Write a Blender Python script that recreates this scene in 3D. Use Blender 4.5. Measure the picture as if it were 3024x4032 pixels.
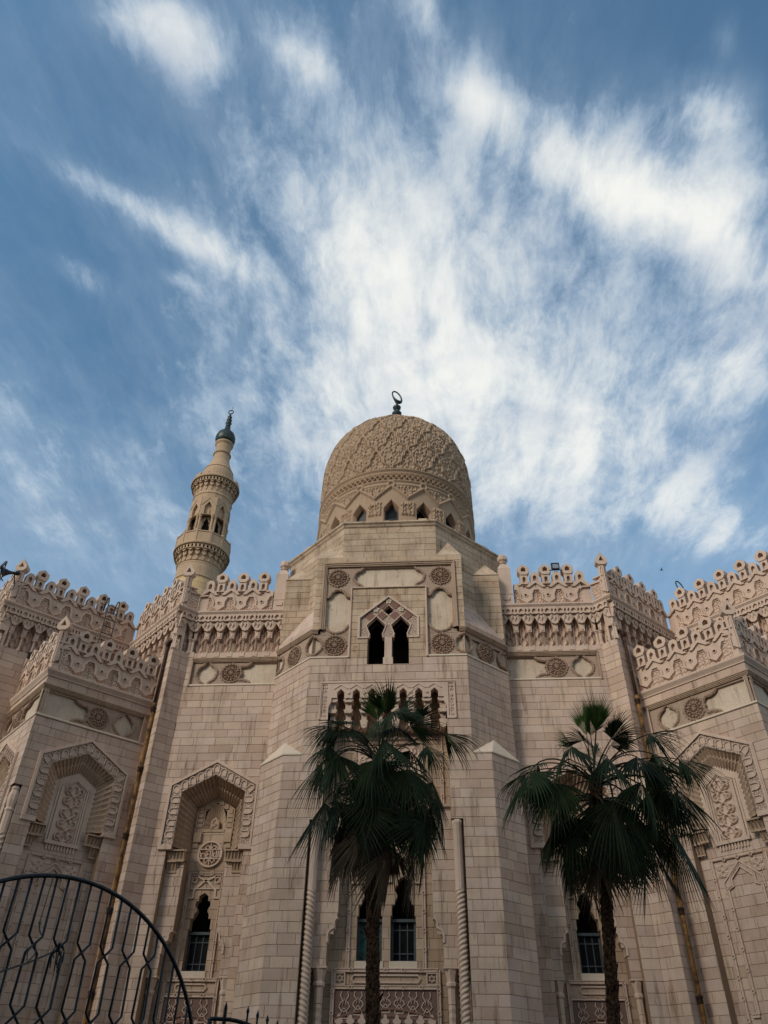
import bpy, math, random
import numpy as np
from math import pi, sin, cos, radians, sqrt, atan2
from mathutils import Vector, Matrix
from mathutils.geometry import tessellate_polygon
random.seed(7); RNG = np.random.default_rng(7)
scene = bpy.context.scene
for o in list(bpy.data.objects): bpy.data.objects.remove(o, do_unlink=True)
COL = scene.collection

# ------------------------------------------------------------------ camera, sky, sun, exposure
FPX = 3001.95; PITCH, YAW, ROLL = radians(38.97770), radians(-4.62564), radians(1.06973)
CAM = np.array([1.9885, 0.0, 1.6])
_f = np.array([sin(YAW)*cos(PITCH), cos(YAW)*cos(PITCH), sin(PITCH)])
_r = np.array([cos(YAW), -sin(YAW), 0.0]); _u = np.cross(_r, _f)
CR = cos(ROLL)*_r + sin(ROLL)*_u; CU = -sin(ROLL)*_r + cos(ROLL)*_u; CF = _f
cd = bpy.data.cameras.new('camera'); cam = bpy.data.objects.new('camera', cd); COL.objects.link(cam)
cd.sensor_fit = 'VERTICAL'; cd.sensor_height = 36.0; cd.lens = FPX/4032*36.0
cd.clip_start = 0.1; cd.clip_end = 6000
M = Matrix.Identity(4)
for i in range(3):
    M[i][0], M[i][1], M[i][2], M[i][3] = CR[i], CU[i], -CF[i], CAM[i]
cam.matrix_world = M
scene.camera = cam
scene.render.resolution_x, scene.render.resolution_y = 768, 1024
scene.view_settings.view_transform = 'Standard'; scene.view_settings.look = 'None'
scene.view_settings.gamma = 1.0; scene.view_settings.use_curve_mapping = False
scene.view_settings.exposure = 0.0

SUN_EL, SUN_AZ = radians(29), radians(-140)      # azimuth from +Y towards +X
w = bpy.data.worlds.new('World'); scene.world = w; w.use_nodes = True
nt = w.node_tree; nt.nodes.clear()
def N(t, **k):
    n = nt.nodes.new(t)
    for a, v in k.items(): setattr(n, a, v)
    return n
def mth(op, a, b=None, c=None, clamp=False):
    n = N('ShaderNodeMath', operation=op); n.use_clamp = clamp
    for i, v in enumerate((a, b, c)):
        if v is None: continue
        if isinstance(v, (int, float)): n.inputs[i].default_value = v
        else: nt.links.new(v, n.inputs[i])
    return n.outputs[0]
def vmth(op, a, b=None):
    n = N('ShaderNodeVectorMath', operation=op)
    for i, v in enumerate((a, b)):
        if v is None: continue
        if isinstance(v, (tuple, list)): n.inputs[i].default_value = v
        elif isinstance(v, (int, float)): n.inputs['Scale'].default_value = v
        else: nt.links.new(v, n.inputs[i])
    return n
def sstep(x, a, b):
    n = N('ShaderNodeMapRange', interpolation_type='SMOOTHSTEP')
    nt.links.new(x, n.inputs[0]); n.inputs[1].default_value = a; n.inputs[2].default_value = b
    return n.outputs[0]
sky = N('ShaderNodeTexSky', sky_type='NISHITA'); sky.sun_disc = False
sky.sun_elevation = SUN_EL; sky.sun_rotation = SUN_AZ
sky.air_density = 1.0; sky.dust_density = 1.2; sky.ozone_density = 1.0
tc = N('ShaderNodeTexCoord'); sep = N('ShaderNodeSeparateXYZ'); nt.links.new(tc.outputs['Generated'], sep.inputs[0])
zc = mth('MAXIMUM', sep.outputs[2], 0.06)
px = mth('DIVIDE', sep.outputs[0], zc); py = mth('DIVIDE', sep.outputs[1], zc)
cmb = N('ShaderNodeCombineXYZ'); nt.links.new(px, cmb.inputs[0]); nt.links.new(py, cmb.inputs[1])
P2 = cmb.outputs[0]                                 # point on a flat cloud deck one unit above
def noise(vec, scale, detail=8, rough=.55, dist=0.0, lac=2.0):
    n = N('ShaderNodeTexNoise'); nt.links.new(vec, n.inputs['Vector'])
    n.inputs['Scale'].default_value = scale; n.inputs['Detail'].default_value = detail
    n.inputs['Roughness'].default_value = rough; n.inputs['Distortion'].default_value = dist; n.inputs['Lacunarity'].default_value = lac
    return n
def mapping(vec, loc=(0,0,0), rot=0, scale=(1,1,1)):
    n = N('ShaderNodeMapping'); nt.links.new(vec, n.inputs[0])
    n.inputs[1].default_value = loc; n.inputs[2].default_value = (0,0,rot); n.inputs[3].default_value = scale
    return n.outputs[0]
def lobe(cx, cy, rx, ry, rot=0):
    # soft elliptical cloud bank on the deck, edges torn by the warp below
    v = vmth('SUBTRACT', PW, (cx, cy, 0)).outputs[0]
    n = N('ShaderNodeVectorRotate', rotation_type='Z_AXIS'); nt.links.new(v, n.inputs[0]); n.inputs['Angle'].default_value = -rot
    v = vmth('MULTIPLY', n.outputs[0], (1/rx, 1/ry, 0)).outputs[0]
    d2 = vmth('DOT_PRODUCT', v, v).outputs['Value']
    return mth('POWER', 2.718, mth('MULTIPLY', d2, -1.0))
warp = noise(mapping(P2, scale=(1,1,1)), 2.2, 5, .55)
wv = vmth('SUBTRACT', warp.outputs['Color'], (.5,.5,.5)).outputs[0]
PW = vmth('ADD', P2, vmth('MULTIPLY', wv, (.14,.14,0)).outputs[0]).outputs[0]
SKYLOBES = []   # filled below
def sky_dir(dx, dy):
    # display pixel (1659x2212) -> deck coordinates
    u, v = dx*1.82278, dy*1.82278
    d = (u-1512)*CR + FPX*CF + (2016-v)*CU
    return d[0]/d[2], d[1]/d[2]
def E_(x1, y1, x2, y2, w_, amp, k=.62):
    a, b = sky_dir(x1, y1), sky_dir(x2, y2); dx, dy = b[0]-a[0], b[1]-a[1]
    return mth('MULTIPLY', lobe((a[0]+b[0])/2, (a[1]+b[1])/2, max(w_, k*sqrt(dx*dx+dy*dy)), w_, atan2(dy, dx)), amp)
banks = [E_(560,120,820,900,.30,.34), E_(1250,650,1450,1150,.34,.34), E_(840,420,830,980,.18,.72), E_(620,120,760,620,.07,.36), E_(850,900,880,1150,.30,.45),
         E_(1110,235,1640,610,.046,.85), E_(1300,330,1659,470,.075,.62), E_(1480,640,1659,720,.10,.50), E_(1100,420,1200,700,.12,.34),
         E_(130,350,400,510,.024,.58), E_(400,490,530,580,.035,.40), E_(590,80,725,210,.022,.42), E_(330,15,455,100,.038,.85), E_(250,-10,330,40,.03,.5), E_(870,-10,950,40,.022,.8),
         E_(985,175,1090,225,.018,.40), E_(1460,200,1600,250,.04,.60), E_(1560,60,1600,95,.016,.22), E_(90,550,180,605,.022,.30), E_(330,585,430,630,.016,.28),
         E_(1040,860,1400,1090,.20,.60), E_(1480,1110,1620,1210,.07,.60), E_(1480,790,1620,870,.07,.50), E_(0,1000,300,1150,.40,.30), E_(480,860,560,960,.10,.25)]
acc = banks[0]
for b in banks[1:]: acc = mth('ADD', acc, b)
PWn = vmth('ADD', P2, vmth('MULTIPLY', wv, (.10,.10,0)).outputs[0]).outputs[0]
n1 = noise(mapping(PWn, (1.3,.4,0), .10, (3.4,1.0,1)), 1.6, 9, .56, .1).outputs[0]       # fanned streaks
n2 = noise(mapping(PWn, (5.3,2.4,0), -.12, (1.5,.62,1)), 8.0, 15, .68, .2).outputs[0]      # torn wisps
n3 = noise(P2, .9, 4, .5).outputs[0]                                                      # broad cover everywhere
nn = mth('ADD', mth('MULTIPLY', n1, .55), mth('MULTIPLY', n2, .62))
cov = mth('ADD', mth('MULTIPLY', sstep(n3, .35, .75), .18), acc)
cov = mth('ADD', cov, mth('MULTIPLY', sstep(py, .15, -.45), .55))      # cover added overhead and behind, out of view, to whiten the fill light
n4 = noise(mapping(PWn, (9.1,3.3,0), .35, (1.0,.8,1)), 15.0, 12, .66, .3).outputs[0]         # fine tearing of the edges
nS = sstep(mth('ADD', mth('MULTIPLY', nn, .62), mth('MULTIPLY', n4, .42)), .38, .76)
er = mth('MAXIMUM', mth('SUBTRACT', mth('MULTIPLY', cov, .95), mth('MULTIPLY', mth('SUBTRACT', 1.0, nS), .75)), 0.0)
soft = mth('MULTIPLY', cov, mth('ADD', mth('MULTIPLY', sstep(nn, .41, .78), 1.0), .22))
dens = mth('ADD', mth('MULTIPLY', er, .80), mth('MULTIPLY', soft, .88))
low = sstep(sep.outputs[2], .75, .35)                                                     # thin veil lower down
dens = mth('ADD', dens, mth('ADD', mth('MULTIPLY', low, .34), .05))
a1 = mth('SUBTRACT', 1.0, mth('POWER', 2.718, mth('MULTIPLY', dens, -1.40)), clamp=True)
ccol = N('ShaderNodeValToRGB'); nt.links.new(a1, ccol.inputs[0])
e = ccol.color_ramp.elements; e[0].position = .12; e[0].color = (.30,.43,.61,1); e[1].position = .93; e[1].color = (.90,.90,.855,1)
m_ = ccol.color_ramp.elements.new(.55); m_.color = (.52,.63,.745,1)
shade = noise(mapping(PWn, (2,7,0), .4, (1,1.4,1)), 3.2, 7, .55).outputs[0]
cs = N('ShaderNodeMix', data_type='RGBA'); nt.links.new(mth('MULTIPLY', sstep(shade, .48, .72), .55), cs.inputs[0])
nt.links.new(ccol.outputs[0], cs.inputs[6]); cs.inputs[7].default_value = (.42,.50,.62,1)
SKYK, CLOUDK = 0.145, 7.4
tint = N('ShaderNodeMix', data_type='RGBA', blend_type='MULTIPLY'); tint.inputs[0].default_value = 1.0
nt.links.new(sky.outputs[0], tint.inputs[6]); tint.inputs[7].default_value = (.56,.96,1.04,1)
cl = N('ShaderNodeMix', data_type='RGBA', blend_type='MULTIPLY'); cl.inputs[0].default_value = 1.0
nt.links.new(cs.outputs[2], cl.inputs[6]); cl.inputs[7].default_value = (CLOUDK,CLOUDK,CLOUDK,1)
mix = N('ShaderNodeMix', data_type='RGBA'); nt.links.new(a1, mix.inputs[0])
nt.links.new(tint.outputs[2], mix.inputs[6]); nt.links.new(cl.outputs[2], mix.inputs[7])
bg = N('ShaderNodeBackground'); bg.inputs[1].default_value = SKYK; nt.links.new(mix.outputs[2], bg.inputs[0])
wo = N('ShaderNodeOutputWorld'); nt.links.new(bg.outputs[0], wo.inputs[0])

sl = bpy.data.lights.new('sun', 'SUN'); sl.energy = 2.0; sl.angle = radians(20); sl.color = (1,.90,.78)
sun = bpy.data.objects.new('sun', sl); COL.objects.link(sun)
sd = Vector((sin(SUN_AZ)*cos(SUN_EL), cos(SUN_AZ)*cos(SUN_EL), sin(SUN_EL)))
sun.rotation_euler = sd.to_track_quat('Z', 'Y').to_euler(); sun.location = sd*60

# ------------------------------------------------------------------ materials
def new_mat(name):
    m = bpy.data.materials.new(name); m.use_nodes = True
    t = m.node_tree; t.nodes.clear()
    o = t.nodes.new('ShaderNodeOutputMaterial'); b = t.nodes.new('ShaderNodeBsdfPrincipled')
    t.links.new(b.outputs[0], o.inputs[0]); return m, t, b
def stone_mat(name, cols, streak=.35, streak_col=(.17,.105,.06), bump=.25, fine=18.0, blotch=.22, carve=0.0, carve_scale=9.0, rough=.92, patch=None):
    cols = [tuple(c*k for c, k in zip(c3, (1.08,1.085,1.06))) for c3 in cols]
    m, t, b = new_mat(name); L = t.links.new
    def n(ty, **k):
        q = t.nodes.new(ty)
        for a, v in k.items(): setattr(q, a, v)
        return q
    geo = n('ShaderNodeNewGeometry'); at = n('ShaderNodeAttribute', attribute_name='tone'); oi = n('ShaderNodeObjectInfo')
    ad = n('ShaderNodeMath', operation='ADD'); L(at.outputs['Fac'], ad.inputs[0])
    mo = n('ShaderNodeMath', operation='MULTIPLY'); L(oi.outputs['Random'], mo.inputs[0]); mo.inputs[1].default_value = .25; L(mo.outputs[0], ad.inputs[1])
    r = n('ShaderNodeValToRGB'); L(ad.outputs[0], r.inputs[0])
    r.color_ramp.elements[0].color = (*cols[0],1); r.color_ramp.elements[1].color = (*cols[-1],1)
    for i, c in enumerate(cols[1:-1]): r.color_ramp.elements.new((i+1)/(len(cols)-1)).color = (*c,1)
    def noise(scale, det, ro, sc=(1,1,1)):
        mp = n('ShaderNodeMapping'); L(geo.outputs['Position'], mp.inputs[0]); mp.inputs[3].default_value = sc
        q = n('ShaderNodeTexNoise'); L(mp.outputs[0], q.inputs[0]); q.inputs['Scale'].default_value = scale; q.inputs['Detail'].default_value = det; q.inputs['Roughness'].default_value = ro
        return q.outputs[0]
    def ramp(v, a, bb, lo=0.0, hi=1.0):
        q = n('ShaderNodeMapRange', interpolation_type='SMOOTHSTEP'); L(v, q.inputs[0]); q.inputs[1].default_value = a; q.inputs[2].default_value = bb; q.inputs[3].default_value = lo; q.inputs[4].default_value = hi
        return q.outputs[0]
    def mixc(f, c1, c2, bt='MIX'):
        q = n('ShaderNodeMix', data_type='RGBA', blend_type=bt)
        (L(f, q.inputs[0]) if not isinstance(f, float) else setattr(q.inputs[0], 'default_value', f))
        for i, c in ((6, c1), (7, c2)):
            if isinstance(c, tuple): q.inputs[i].default_value = (*c,1)
            else: L(c, q.inputs[i])
        return q.outputs[2]
    col = r.outputs[0]
    bl = ramp(noise(1.1, 5, .6), .35, .72); col = mixc(bl, col, mixc(.5+blotch, col, tuple(c*.62 for c in cols[0])) if False else mixc(blotch, col, (.30,.21,.15)))
    st = ramp(noise(5.5, 6, .62, (1,1,.10)), .50, .78); st2 = ramp(noise(.55, 3, .5), .30, .54)
    mm = n('ShaderNodeMath', operation='MULTIPLY'); L(st, mm.inputs[0]); L(st2, mm.inputs[1])
    m2 = n('ShaderNodeMath', operation='MULTIPLY'); L(mm.outputs[0], m2.inputs[0]); m2.inputs[1].default_value = streak
    col = mixc(m2.outputs[0], col, streak_col)
    if patch:
        pm = ramp(noise(1.7, 6, .65), .60, .66); q = n('ShaderNodeMath', operation='MULTIPLY'); L(pm, q.inputs[0]); q.inputs[1].default_value = patch[1]
        col = mixc(q.outputs[0], col, patch[0])
    gr = ramp(noise(fine*3, 4, .7), .25, .75, .86, 1.10)
    gc = n('ShaderNodeCombineColor'); [L(gr, gc.inputs[i]) for i in range(3)]
    col = mixc(1.0, col, gc.outputs[0], 'MULTIPLY')
    L(col, b.inputs['Base Color']); b.inputs['Roughness'].default_value = rough
    try: b.inputs['Specular IOR Level'].default_value = .2
    except Exception: pass
    bn = n('ShaderNodeBump'); bn.inputs['Strength'].default_value = bump; bn.inputs['Distance'].default_value = .03
    L(noise(fine, 6, .62), bn.inputs['Height']); last = bn
    if carve > 0:
        vo = n('ShaderNodeTexVoronoi', feature='DISTANCE_TO_EDGE'); mp = n('ShaderNodeMapping'); L(geo.outputs['Position'], mp.inputs[0])
        wn = n('ShaderNodeTexNoise'); L(mp.outputs[0], wn.inputs[0]); wn.inputs['Scale'].default_value = carve_scale*.8
        va = n('ShaderNodeVectorMath', operation='ADD'); vs = n('ShaderNodeVectorMath', operation='SCALE'); L(wn.outputs['Color'], vs.inputs[0]); vs.inputs['Scale'].default_value = .09
        L(mp.outputs[0], va.inputs[0]); L(vs.outputs[0], va.inputs[1]); L(va.outputs[0], vo.inputs['Vector']); vo.inputs['Scale'].default_value = carve_scale
        hh = ramp(vo.outputs['Distance'], .03, .16)
        b2 = n('ShaderNodeBump'); b2.inputs['Strength'].default_value = carve; b2.inputs['Distance'].default_value = .06; b2.invert = True
        L(hh, b2.inputs['Height']); L(last.outputs[0], b2.inputs['Normal']); last = b2
    L(last.outputs[0], b.inputs['Normal'])
    return m
C1, C2, C3, C4 = (.56,.395,.295), (.50,.345,.25), (.57,.41,.315), (.46,.31,.22)
ASH = stone_mat('ashlar_stone', [(.45,.305,.235), (.52,.365,.285), (.61,.455,.375), (.48,.33,.25), (.58,.425,.35), (.50,.35,.28), (.59,.43,.33)], streak=.85, blotch=.30, bump=.2)
DRUMST = stone_mat('weathered_ashlar', [(.46,.32,.215), (.53,.385,.27), (.57,.425,.31), (.50,.355,.245)], streak=.90, blotch=.60, bump=.4, patch=((.36,.215,.125), .80))
MORT = stone_mat('mortar', [(.29,.20,.135), (.32,.225,.15)], streak=.2, bump=.2)
TRIM = stone_mat('carved_stone', [(.56,.405,.32), (.61,.45,.36)], streak=.40, blotch=.22, bump=.22)
NICHE = stone_mat('brown_recess_stone', [(.40,.275,.19), (.46,.325,.23), (.43,.295,.205), (.50,.36,.265)], streak=.75, blotch=.4, bump=.2)  # darker, browner stone for the niche and portal recesses
CARVE = stone_mat('carved_filigree_stone', [(.56,.41,.325), (.59,.435,.345)], streak=.25, blotch=.15, bump=.2, carve=1.0, carve_scale=11)
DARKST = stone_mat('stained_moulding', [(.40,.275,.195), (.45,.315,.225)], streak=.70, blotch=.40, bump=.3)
TERRA = stone_mat('terracotta_stucco', [(.44,.31,.235), (.47,.335,.255)], streak=.2, blotch=.25, bump=.6, carve=.45, carve_scale=26)
TERRAD = stone_mat('terracotta_relief', [(.31,.205,.15), (.345,.23,.17)], streak=.1, blotch=.25, bump=.35)
PLAST = stone_mat('cartouche_plaster', [(.58,.455,.345), (.61,.485,.375)], streak=.55, blotch=.30, bump=.12, fine=6, patch=((.40,.29,.205), .75))
DOMEST = stone_mat('dome_stucco', [(.39,.265,.18), (.43,.295,.205)], streak=.25, blotch=.25, bump=.3)
SANDST = stone_mat('minaret_stone', [(.60,.40,.21), (.66,.46,.26), (.57,.375,.20)], streak=.3, blotch=.18, bump=.2)
MINST = stone_mat('minaret_stucco', [(.42,.275,.175), (.47,.315,.205)], streak=.35, blotch=.25, bump=.25)
CAPST = stone_mat('buttress_cap_plaster', [(.60,.48,.375), (.63,.505,.395)], streak=.1, blotch=.12, bump=.1)
DPANEL = stone_mat('dark_panel_stone', [(.15,.09,.075), (.17,.10,.085)], streak=.1, blotch=.2, bump=.1)
MAROON = stone_mat('maroon_stone', [(.19,.10,.08), (.225,.12,.095)], streak=.1, blotch=.2, bump=.1)
def flat_mat(name, col, rough=.6, metal=0.0, spec=.5, noise_amt=.25, scale=14, col2=None, bump=0.0):
    m, t, b = new_mat(name); L = t.links.new
    geo = t.nodes.new('ShaderNodeNewGeometry'); q = t.nodes.new('ShaderNodeTexNoise'); L(geo.outputs['Position'], q.inputs[0]); q.inputs['Scale'].default_value = scale; q.inputs['Detail'].default_value = 6
    r = t.nodes.new('ShaderNodeValToRGB'); L(q.outputs[0], r.inputs[0]); r.color_ramp.elements[0].position = .35; r.color_ramp.elements[1].position = .68
    r.color_ramp.elements[0].color = (*[c*(1-noise_amt) for c in col],1); r.color_ramp.elements[1].color = (*(col2 or [min(1,c*(1+noise_amt)) for c in col]),1)
    L(r.outputs[0], b.inputs['Base Color']); b.inputs['Roughness'].default_value = rough; b.inputs['Metallic'].default_value = metal
    b.inputs['Specular IOR Level'].default_value = spec
    if bump:
        bn = t.nodes.new('ShaderNodeBump'); bn.inputs['Strength'].default_value = bump; bn.inputs['Distance'].default_value = .02; L(q.outputs[0], bn.inputs['Height']); L(bn.outputs[0], b.inputs['Normal'])
    return m
IRON = flat_mat('black_iron_paint', (.010,.009,.010), .42, 0, .4, .4, 30, (.028,.020,.017), .3)
GREENM = flat_mat('dark_green_copper', (.020,.034,.028), .45, .3, .5, .5, 9, (.045,.065,.05))
GLASS = flat_mat('dark_window_glass', (.007,.007,.008), .35, 0, .18, .2, 4)
VOID = flat_mat('dark_interior', (.012,.009,.008), .95, 0, .0, .3, 3)
WFRAME = flat_mat('grey_window_frame', (.07,.08,.088), .6, 0, .4, .3, 20)
DFRAME = flat_mat('dome_window_frame', (.075,.065,.07), .7, 0, .3, .3, 20)
GREENP = flat_mat('green_window_panel', (.020,.080,.068), .5, 0, .4, .3, 6)
PIPEM = flat_mat('rusty_yellow_pipe', (.10,.045,.016), .8, 0, .25, .5, 4.5, (.30,.15,.045), .5)
PIPED = flat_mat('dark_rusty_pipe', (.040,.020,.014), .8, 0, .3, .4, 8, (.085,.04,.022), .4)
BARK = flat_mat('palm_bark', (.040,.020,.012), .95, 0, .1, .6, 16, (.13,.066,.038), .8)
SPK = flat_mat('dark_horn_metal', (.018,.018,.020), .35, .2, .5, .3, 10)
GLAMP = flat_mat('floodlight_glass', (.25,.27,.30), .15, 0, .5, .1, 5)
GROUND = flat_mat('asphalt', (.045,.043,.041), .95, 0, .2, .3, 5, None, .3)
PAVE = flat_mat('paving', (.22,.20,.18), .9, 0, .2, .25, 3, None, .3)
ROPE = flat_mat('grey_rope', (.13,.12,.11), .9, 0, .1, .3, 30)
def leaf_mat(name, c1, c2):
    m, t, b = new_mat(name); L = t.links.new
    at = t.nodes.new('ShaderNodeAttribute'); at.attribute_name = 'tone'; oi = t.nodes.new('ShaderNodeObjectInfo')
    geo = t.nodes.new('ShaderNodeNewGeometry'); q = t.nodes.new('ShaderNodeTexNoise'); L(geo.outputs['Position'], q.inputs[0]); q.inputs['Scale'].default_value = 7
    ad = t.nodes.new('ShaderNodeMath'); ad.operation = 'MULTIPLY_ADD'; L(oi.outputs['Random'], ad.inputs[0]); ad.inputs[1].default_value = .45; L(at.outputs['Fac'], ad.inputs[2])
    a2 = t.nodes.new('ShaderNodeMath'); a2.operation = 'MULTIPLY_ADD'; L(q.outputs[0], a2.inputs[0]); a2.inputs[1].default_value = .5; L(ad.outputs[0], a2.inputs[2])
    r = t.nodes.new('ShaderNodeValToRGB'); L(a2.outputs[0], r.inputs[0]); r.color_ramp.elements[0].position = .3; r.color_ramp.elements[1].position = 1.3 if False else 1.0
    r.color_ramp.elements[0].color = (*c1,1); r.color_ramp.elements[1].color = (*c2,1)
    L(r.outputs[0], b.inputs['Base Color']); b.inputs['Roughness'].default_value = .6; b.inputs['Specular IOR Level'].default_value = .14
    tr = t.nodes.new('ShaderNodeBsdfTranslucent'); L(r.outputs[0], tr.inputs[0]); mx = t.nodes.new('ShaderNodeMixShader'); mx.inputs[0].default_value = .22
    out = [x for x in t.nodes if x.type == 'OUTPUT_MATERIAL'][0]; L(b.outputs[0], mx.inputs[1]); L(tr.outputs[0], mx.inputs[2]); L(mx.outputs[0], out.inputs[0])
    return m
LEAF = leaf_mat('palm_leaf', (.009,.014,.006), (.052,.074,.026))
LEAFY = leaf_mat('young_palm_leaf', (.045,.085,.018), (.115,.175,.045))
LEAFD = leaf_mat('dry_palm_leaf', (.060,.038,.022), (.19,.13,.08))
PETI = flat_mat('petiole', (.055,.06,.028), .6, 0, .3, .4, 8, (.10,.085,.045))

# ------------------------------------------------------------------ mesh helpers
class FR:      # wall frame: s along the wall (to the viewer's right), z up, d out of the wall
    def __init__(self, o, n):
        l = sqrt(n[0]**2+n[1]**2); self.o = o; self.n = (n[0]/l, n[1]/l); self.t = (-self.n[1], self.n[0])
    def p(self, s, z, d=0.0): return (self.o[0]+self.t[0]*s+self.n[0]*d, self.o[1]+self.t[1]*s+self.n[1]*d, z)
    def ang(self): return atan2(self.t[1], self.t[0])
    def shift(self, s, d=0.0): q = self.p(s, 0, d); return FR((q[0], q[1]), self.n)
def between(A, B):
    c = ((A[0]+B[0])/2, (A[1]+B[1])/2); n = (-(B[1]-A[1]), B[0]-A[0])
    if n[0]*(CAM[0]-c[0])+n[1]*(CAM[1]-c[1]) < 0: n = (-n[0], -n[1])
    f = FR(c, n); f.L = sqrt((A[0]-B[0])**2+(A[1]-B[1])**2); return f
F0 = FR((0,0), (0,-1))
class MB:
    def __init__(self): self.V = []; self.F = []; self.T = []
    def add(self, V, F, tone=.5):
        b = len(self.V); self.V += V; self.F += [tuple(i+b for i in f) for f in F]; self.T += [tone]*len(F)
    def plate(self, fr, outer, d0, d1, holes=(), tone=.5, back=False):
        loops = [outer]+[h for h in holes]
        if len(holes) == 0 and convex(outer): tris = [tuple(range(len(outer)))]
        else: tris = tessellate_polygon([[Vector((a, b, 0)) for a, b in l] for l in loops])
        fl = [q for l in loops for q in l]; n = len(fl)
        V = [fr.p(a, b, d1) for a, b in fl]+[fr.p(a, b, d0) for a, b in fl]
        Fc = []
        for t in tris:
            t = tuple(t)
            ar = sum(fl[t[i]][0]*fl[t[(i+1) % len(t)]][1]-fl[t[(i+1) % len(t)]][0]*fl[t[i]][1] for i in range(len(t)))
            Fc.append(t if ar > 0 else t[::-1])
        if back: Fc += [tuple(i+n for i in f[::-1]) for f in Fc]
        k = 0
        for li, l in enumerate(loops):
            m = len(l); ar = sum(l[i][0]*l[(i+1) % m][1]-l[(i+1) % m][0]*l[i][1] for i in range(m))
            fw = (ar > 0) == (li == 0)
            for i in range(m):
                a, b = k+i, k+(i+1) % m
                Fc.append((a+n, b+n, b, a) if fw else (a, b, b+n, a+n))
            k += m
        self.add(V, Fc, tone)
    def box(self, fr, s0, s1, z0, z1, d0, d1, tone=.5, back=False): self.plate(fr, [(s0,z0),(s1,z0),(s1,z1),(s0,z1)], d0, d1, tone=tone, back=back)
    def block(self, fr, poly, d0, d1, bev, tone):      # convex, arrised front
        ar = sum(poly[i][0]*poly[(i+1) % len(poly)][1]-poly[(i+1) % len(poly)][0]*poly[i][1] for i in range(len(poly)))
        if ar < 0: poly = poly[::-1]
        n = len(poly); ins = inset(poly, bev)
        V = [fr.p(a, b, d0) for a, b in poly]+[fr.p(a, b, d1-bev) for a, b in poly]+[fr.p(a, b, d1) for a, b in ins]
        Fc = [tuple(range(2*n, 3*n))]
        for i in range(n):
            j = (i+1) % n; Fc += [(i, j, j+n, i+n), (i+n, j+n, j+2*n, i+2*n)]
        self.add(V, Fc, tone)
    def ring(self, fr, A, dA, B, dB, closed=True, tone=.5):
        n = len(A); da = dA if isinstance(dA, (list, tuple)) else [dA]*n; db = dB if isinstance(dB, (list, tuple)) else [dB]*n
        V = [fr.p(a, b, da[i]) for i, (a, b) in enumerate(A)]+[fr.p(a, b, db[i]) for i, (a, b) in enumerate(B)]
        Fc = [(i, (i+1) % n, (i+1) % n+n, i+n) for i in range(n if closed else n-1)]
        self.add(V, Fc, tone)
    def strip(self, fr, path, w, d0, d1, closed=False, tone=.5):   # flat raised ribbon along a 2-D path
        n = len(path); L = []; R = []
        for i in range(n):
            a = path[(i-1) % n] if (closed or i > 0) else path[i]; b = path[(i+1) % n] if (closed or i < n-1) else path[i]
            tx, ty = b[0]-a[0], b[1]-a[1]; l = sqrt(tx*tx+ty*ty) or 1; nx, ny = -ty/l*w/2, tx/l*w/2
            L.append((path[i][0]+nx, path[i][1]+ny)); R.append((path[i][0]-nx, path[i][1]-ny))
        V = [fr.p(*q, d0) for q in L]+[fr.p(*q, d1) for q in L]+[fr.p(*q, d1) for q in R]+[fr.p(*q, d0) for q in R]; Fc = []
        for i in range(n if closed else n-1):
            j = (i+1) % n
            for k in range(3): Fc.append((k*n+i, (k+1)*n+i, (k+1)*n+j, k*n+j))
        if not closed: Fc += [(0, n, 2*n, 3*n), (n-1, 4*n-1, 3*n-1, 2*n-1)]
        self.add(V, Fc, tone)
    def grid(self, fr, S, Z, D, tone=.5):     # arrays (nz,ns)
        nz, ns = S.shape
        V = [fr.p(float(S[j,i]), float(Z[j,i]), float(D[j,i])) for j in range(nz) for i in range(ns)]
        Fc = [(j*ns+i, j*ns+i+1, (j+1)*ns+i+1, (j+1)*ns+i) for j in range(nz-1) for i in range(ns-1)]
        self.add(V, Fc, tone)
    def tube(self, path, r, n=8, tone=.5, cap=True):
        P = [Vector(q) for q in path]; rs = r if isinstance(r, (list, tuple)) else [r]*len(P); V = []; Fc = []
        up = Vector((0,0,1)); prev = None
        for i, q in enumerate(P):
            t = (P[min(i+1, len(P)-1)]-P[max(i-1, 0)]).normalized()
            a = prev if prev is not None else (up if abs(t.z) < .9 else Vector((1,0,0)))
            u = (a-t*a.dot(t)).normalized(); prev = u; v = t.cross(u)
            V += [tuple(q+(u*cos(2*pi*k/n)+v*sin(2*pi*k/n))*rs[i]) for k in range(n)]
        for i in range(len(P)-1):
            for k in range(n): Fc.append((i*n+k, i*n+(k+1) % n, (i+1)*n+(k+1) % n, (i+1)*n+k))
        if cap: Fc += [tuple(range(n))[::-1], tuple((len(P)-1)*n+k for k in range(n))]
        self.add(V, Fc, tone)
    def lathe(self, c, prof, n=24, tone=.5, lobes=0, lobe_amp=0.0, twist=0.0, th0=0.0):
        V = []; Fc = []
        for j, (r, z) in enumerate(prof):
            for k in range(n):
                th = th0+2*pi*k/n; rr = r*(1+lobe_amp*cos(lobes*(th+twist*z))) if lobes else r
                V.append((c[0]+rr*cos(th), c[1]+rr*sin(th), z))
        for j in range(len(prof)-1):
            for k in range(n): Fc.append((j*n+k, j*n+(k+1) % n, (j+1)*n+(k+1) % n, (j+1)*n+k))
        Fc.append(tuple((len(prof)-1)*n+k for k in range(n))); self.add(V, Fc, tone)
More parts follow.
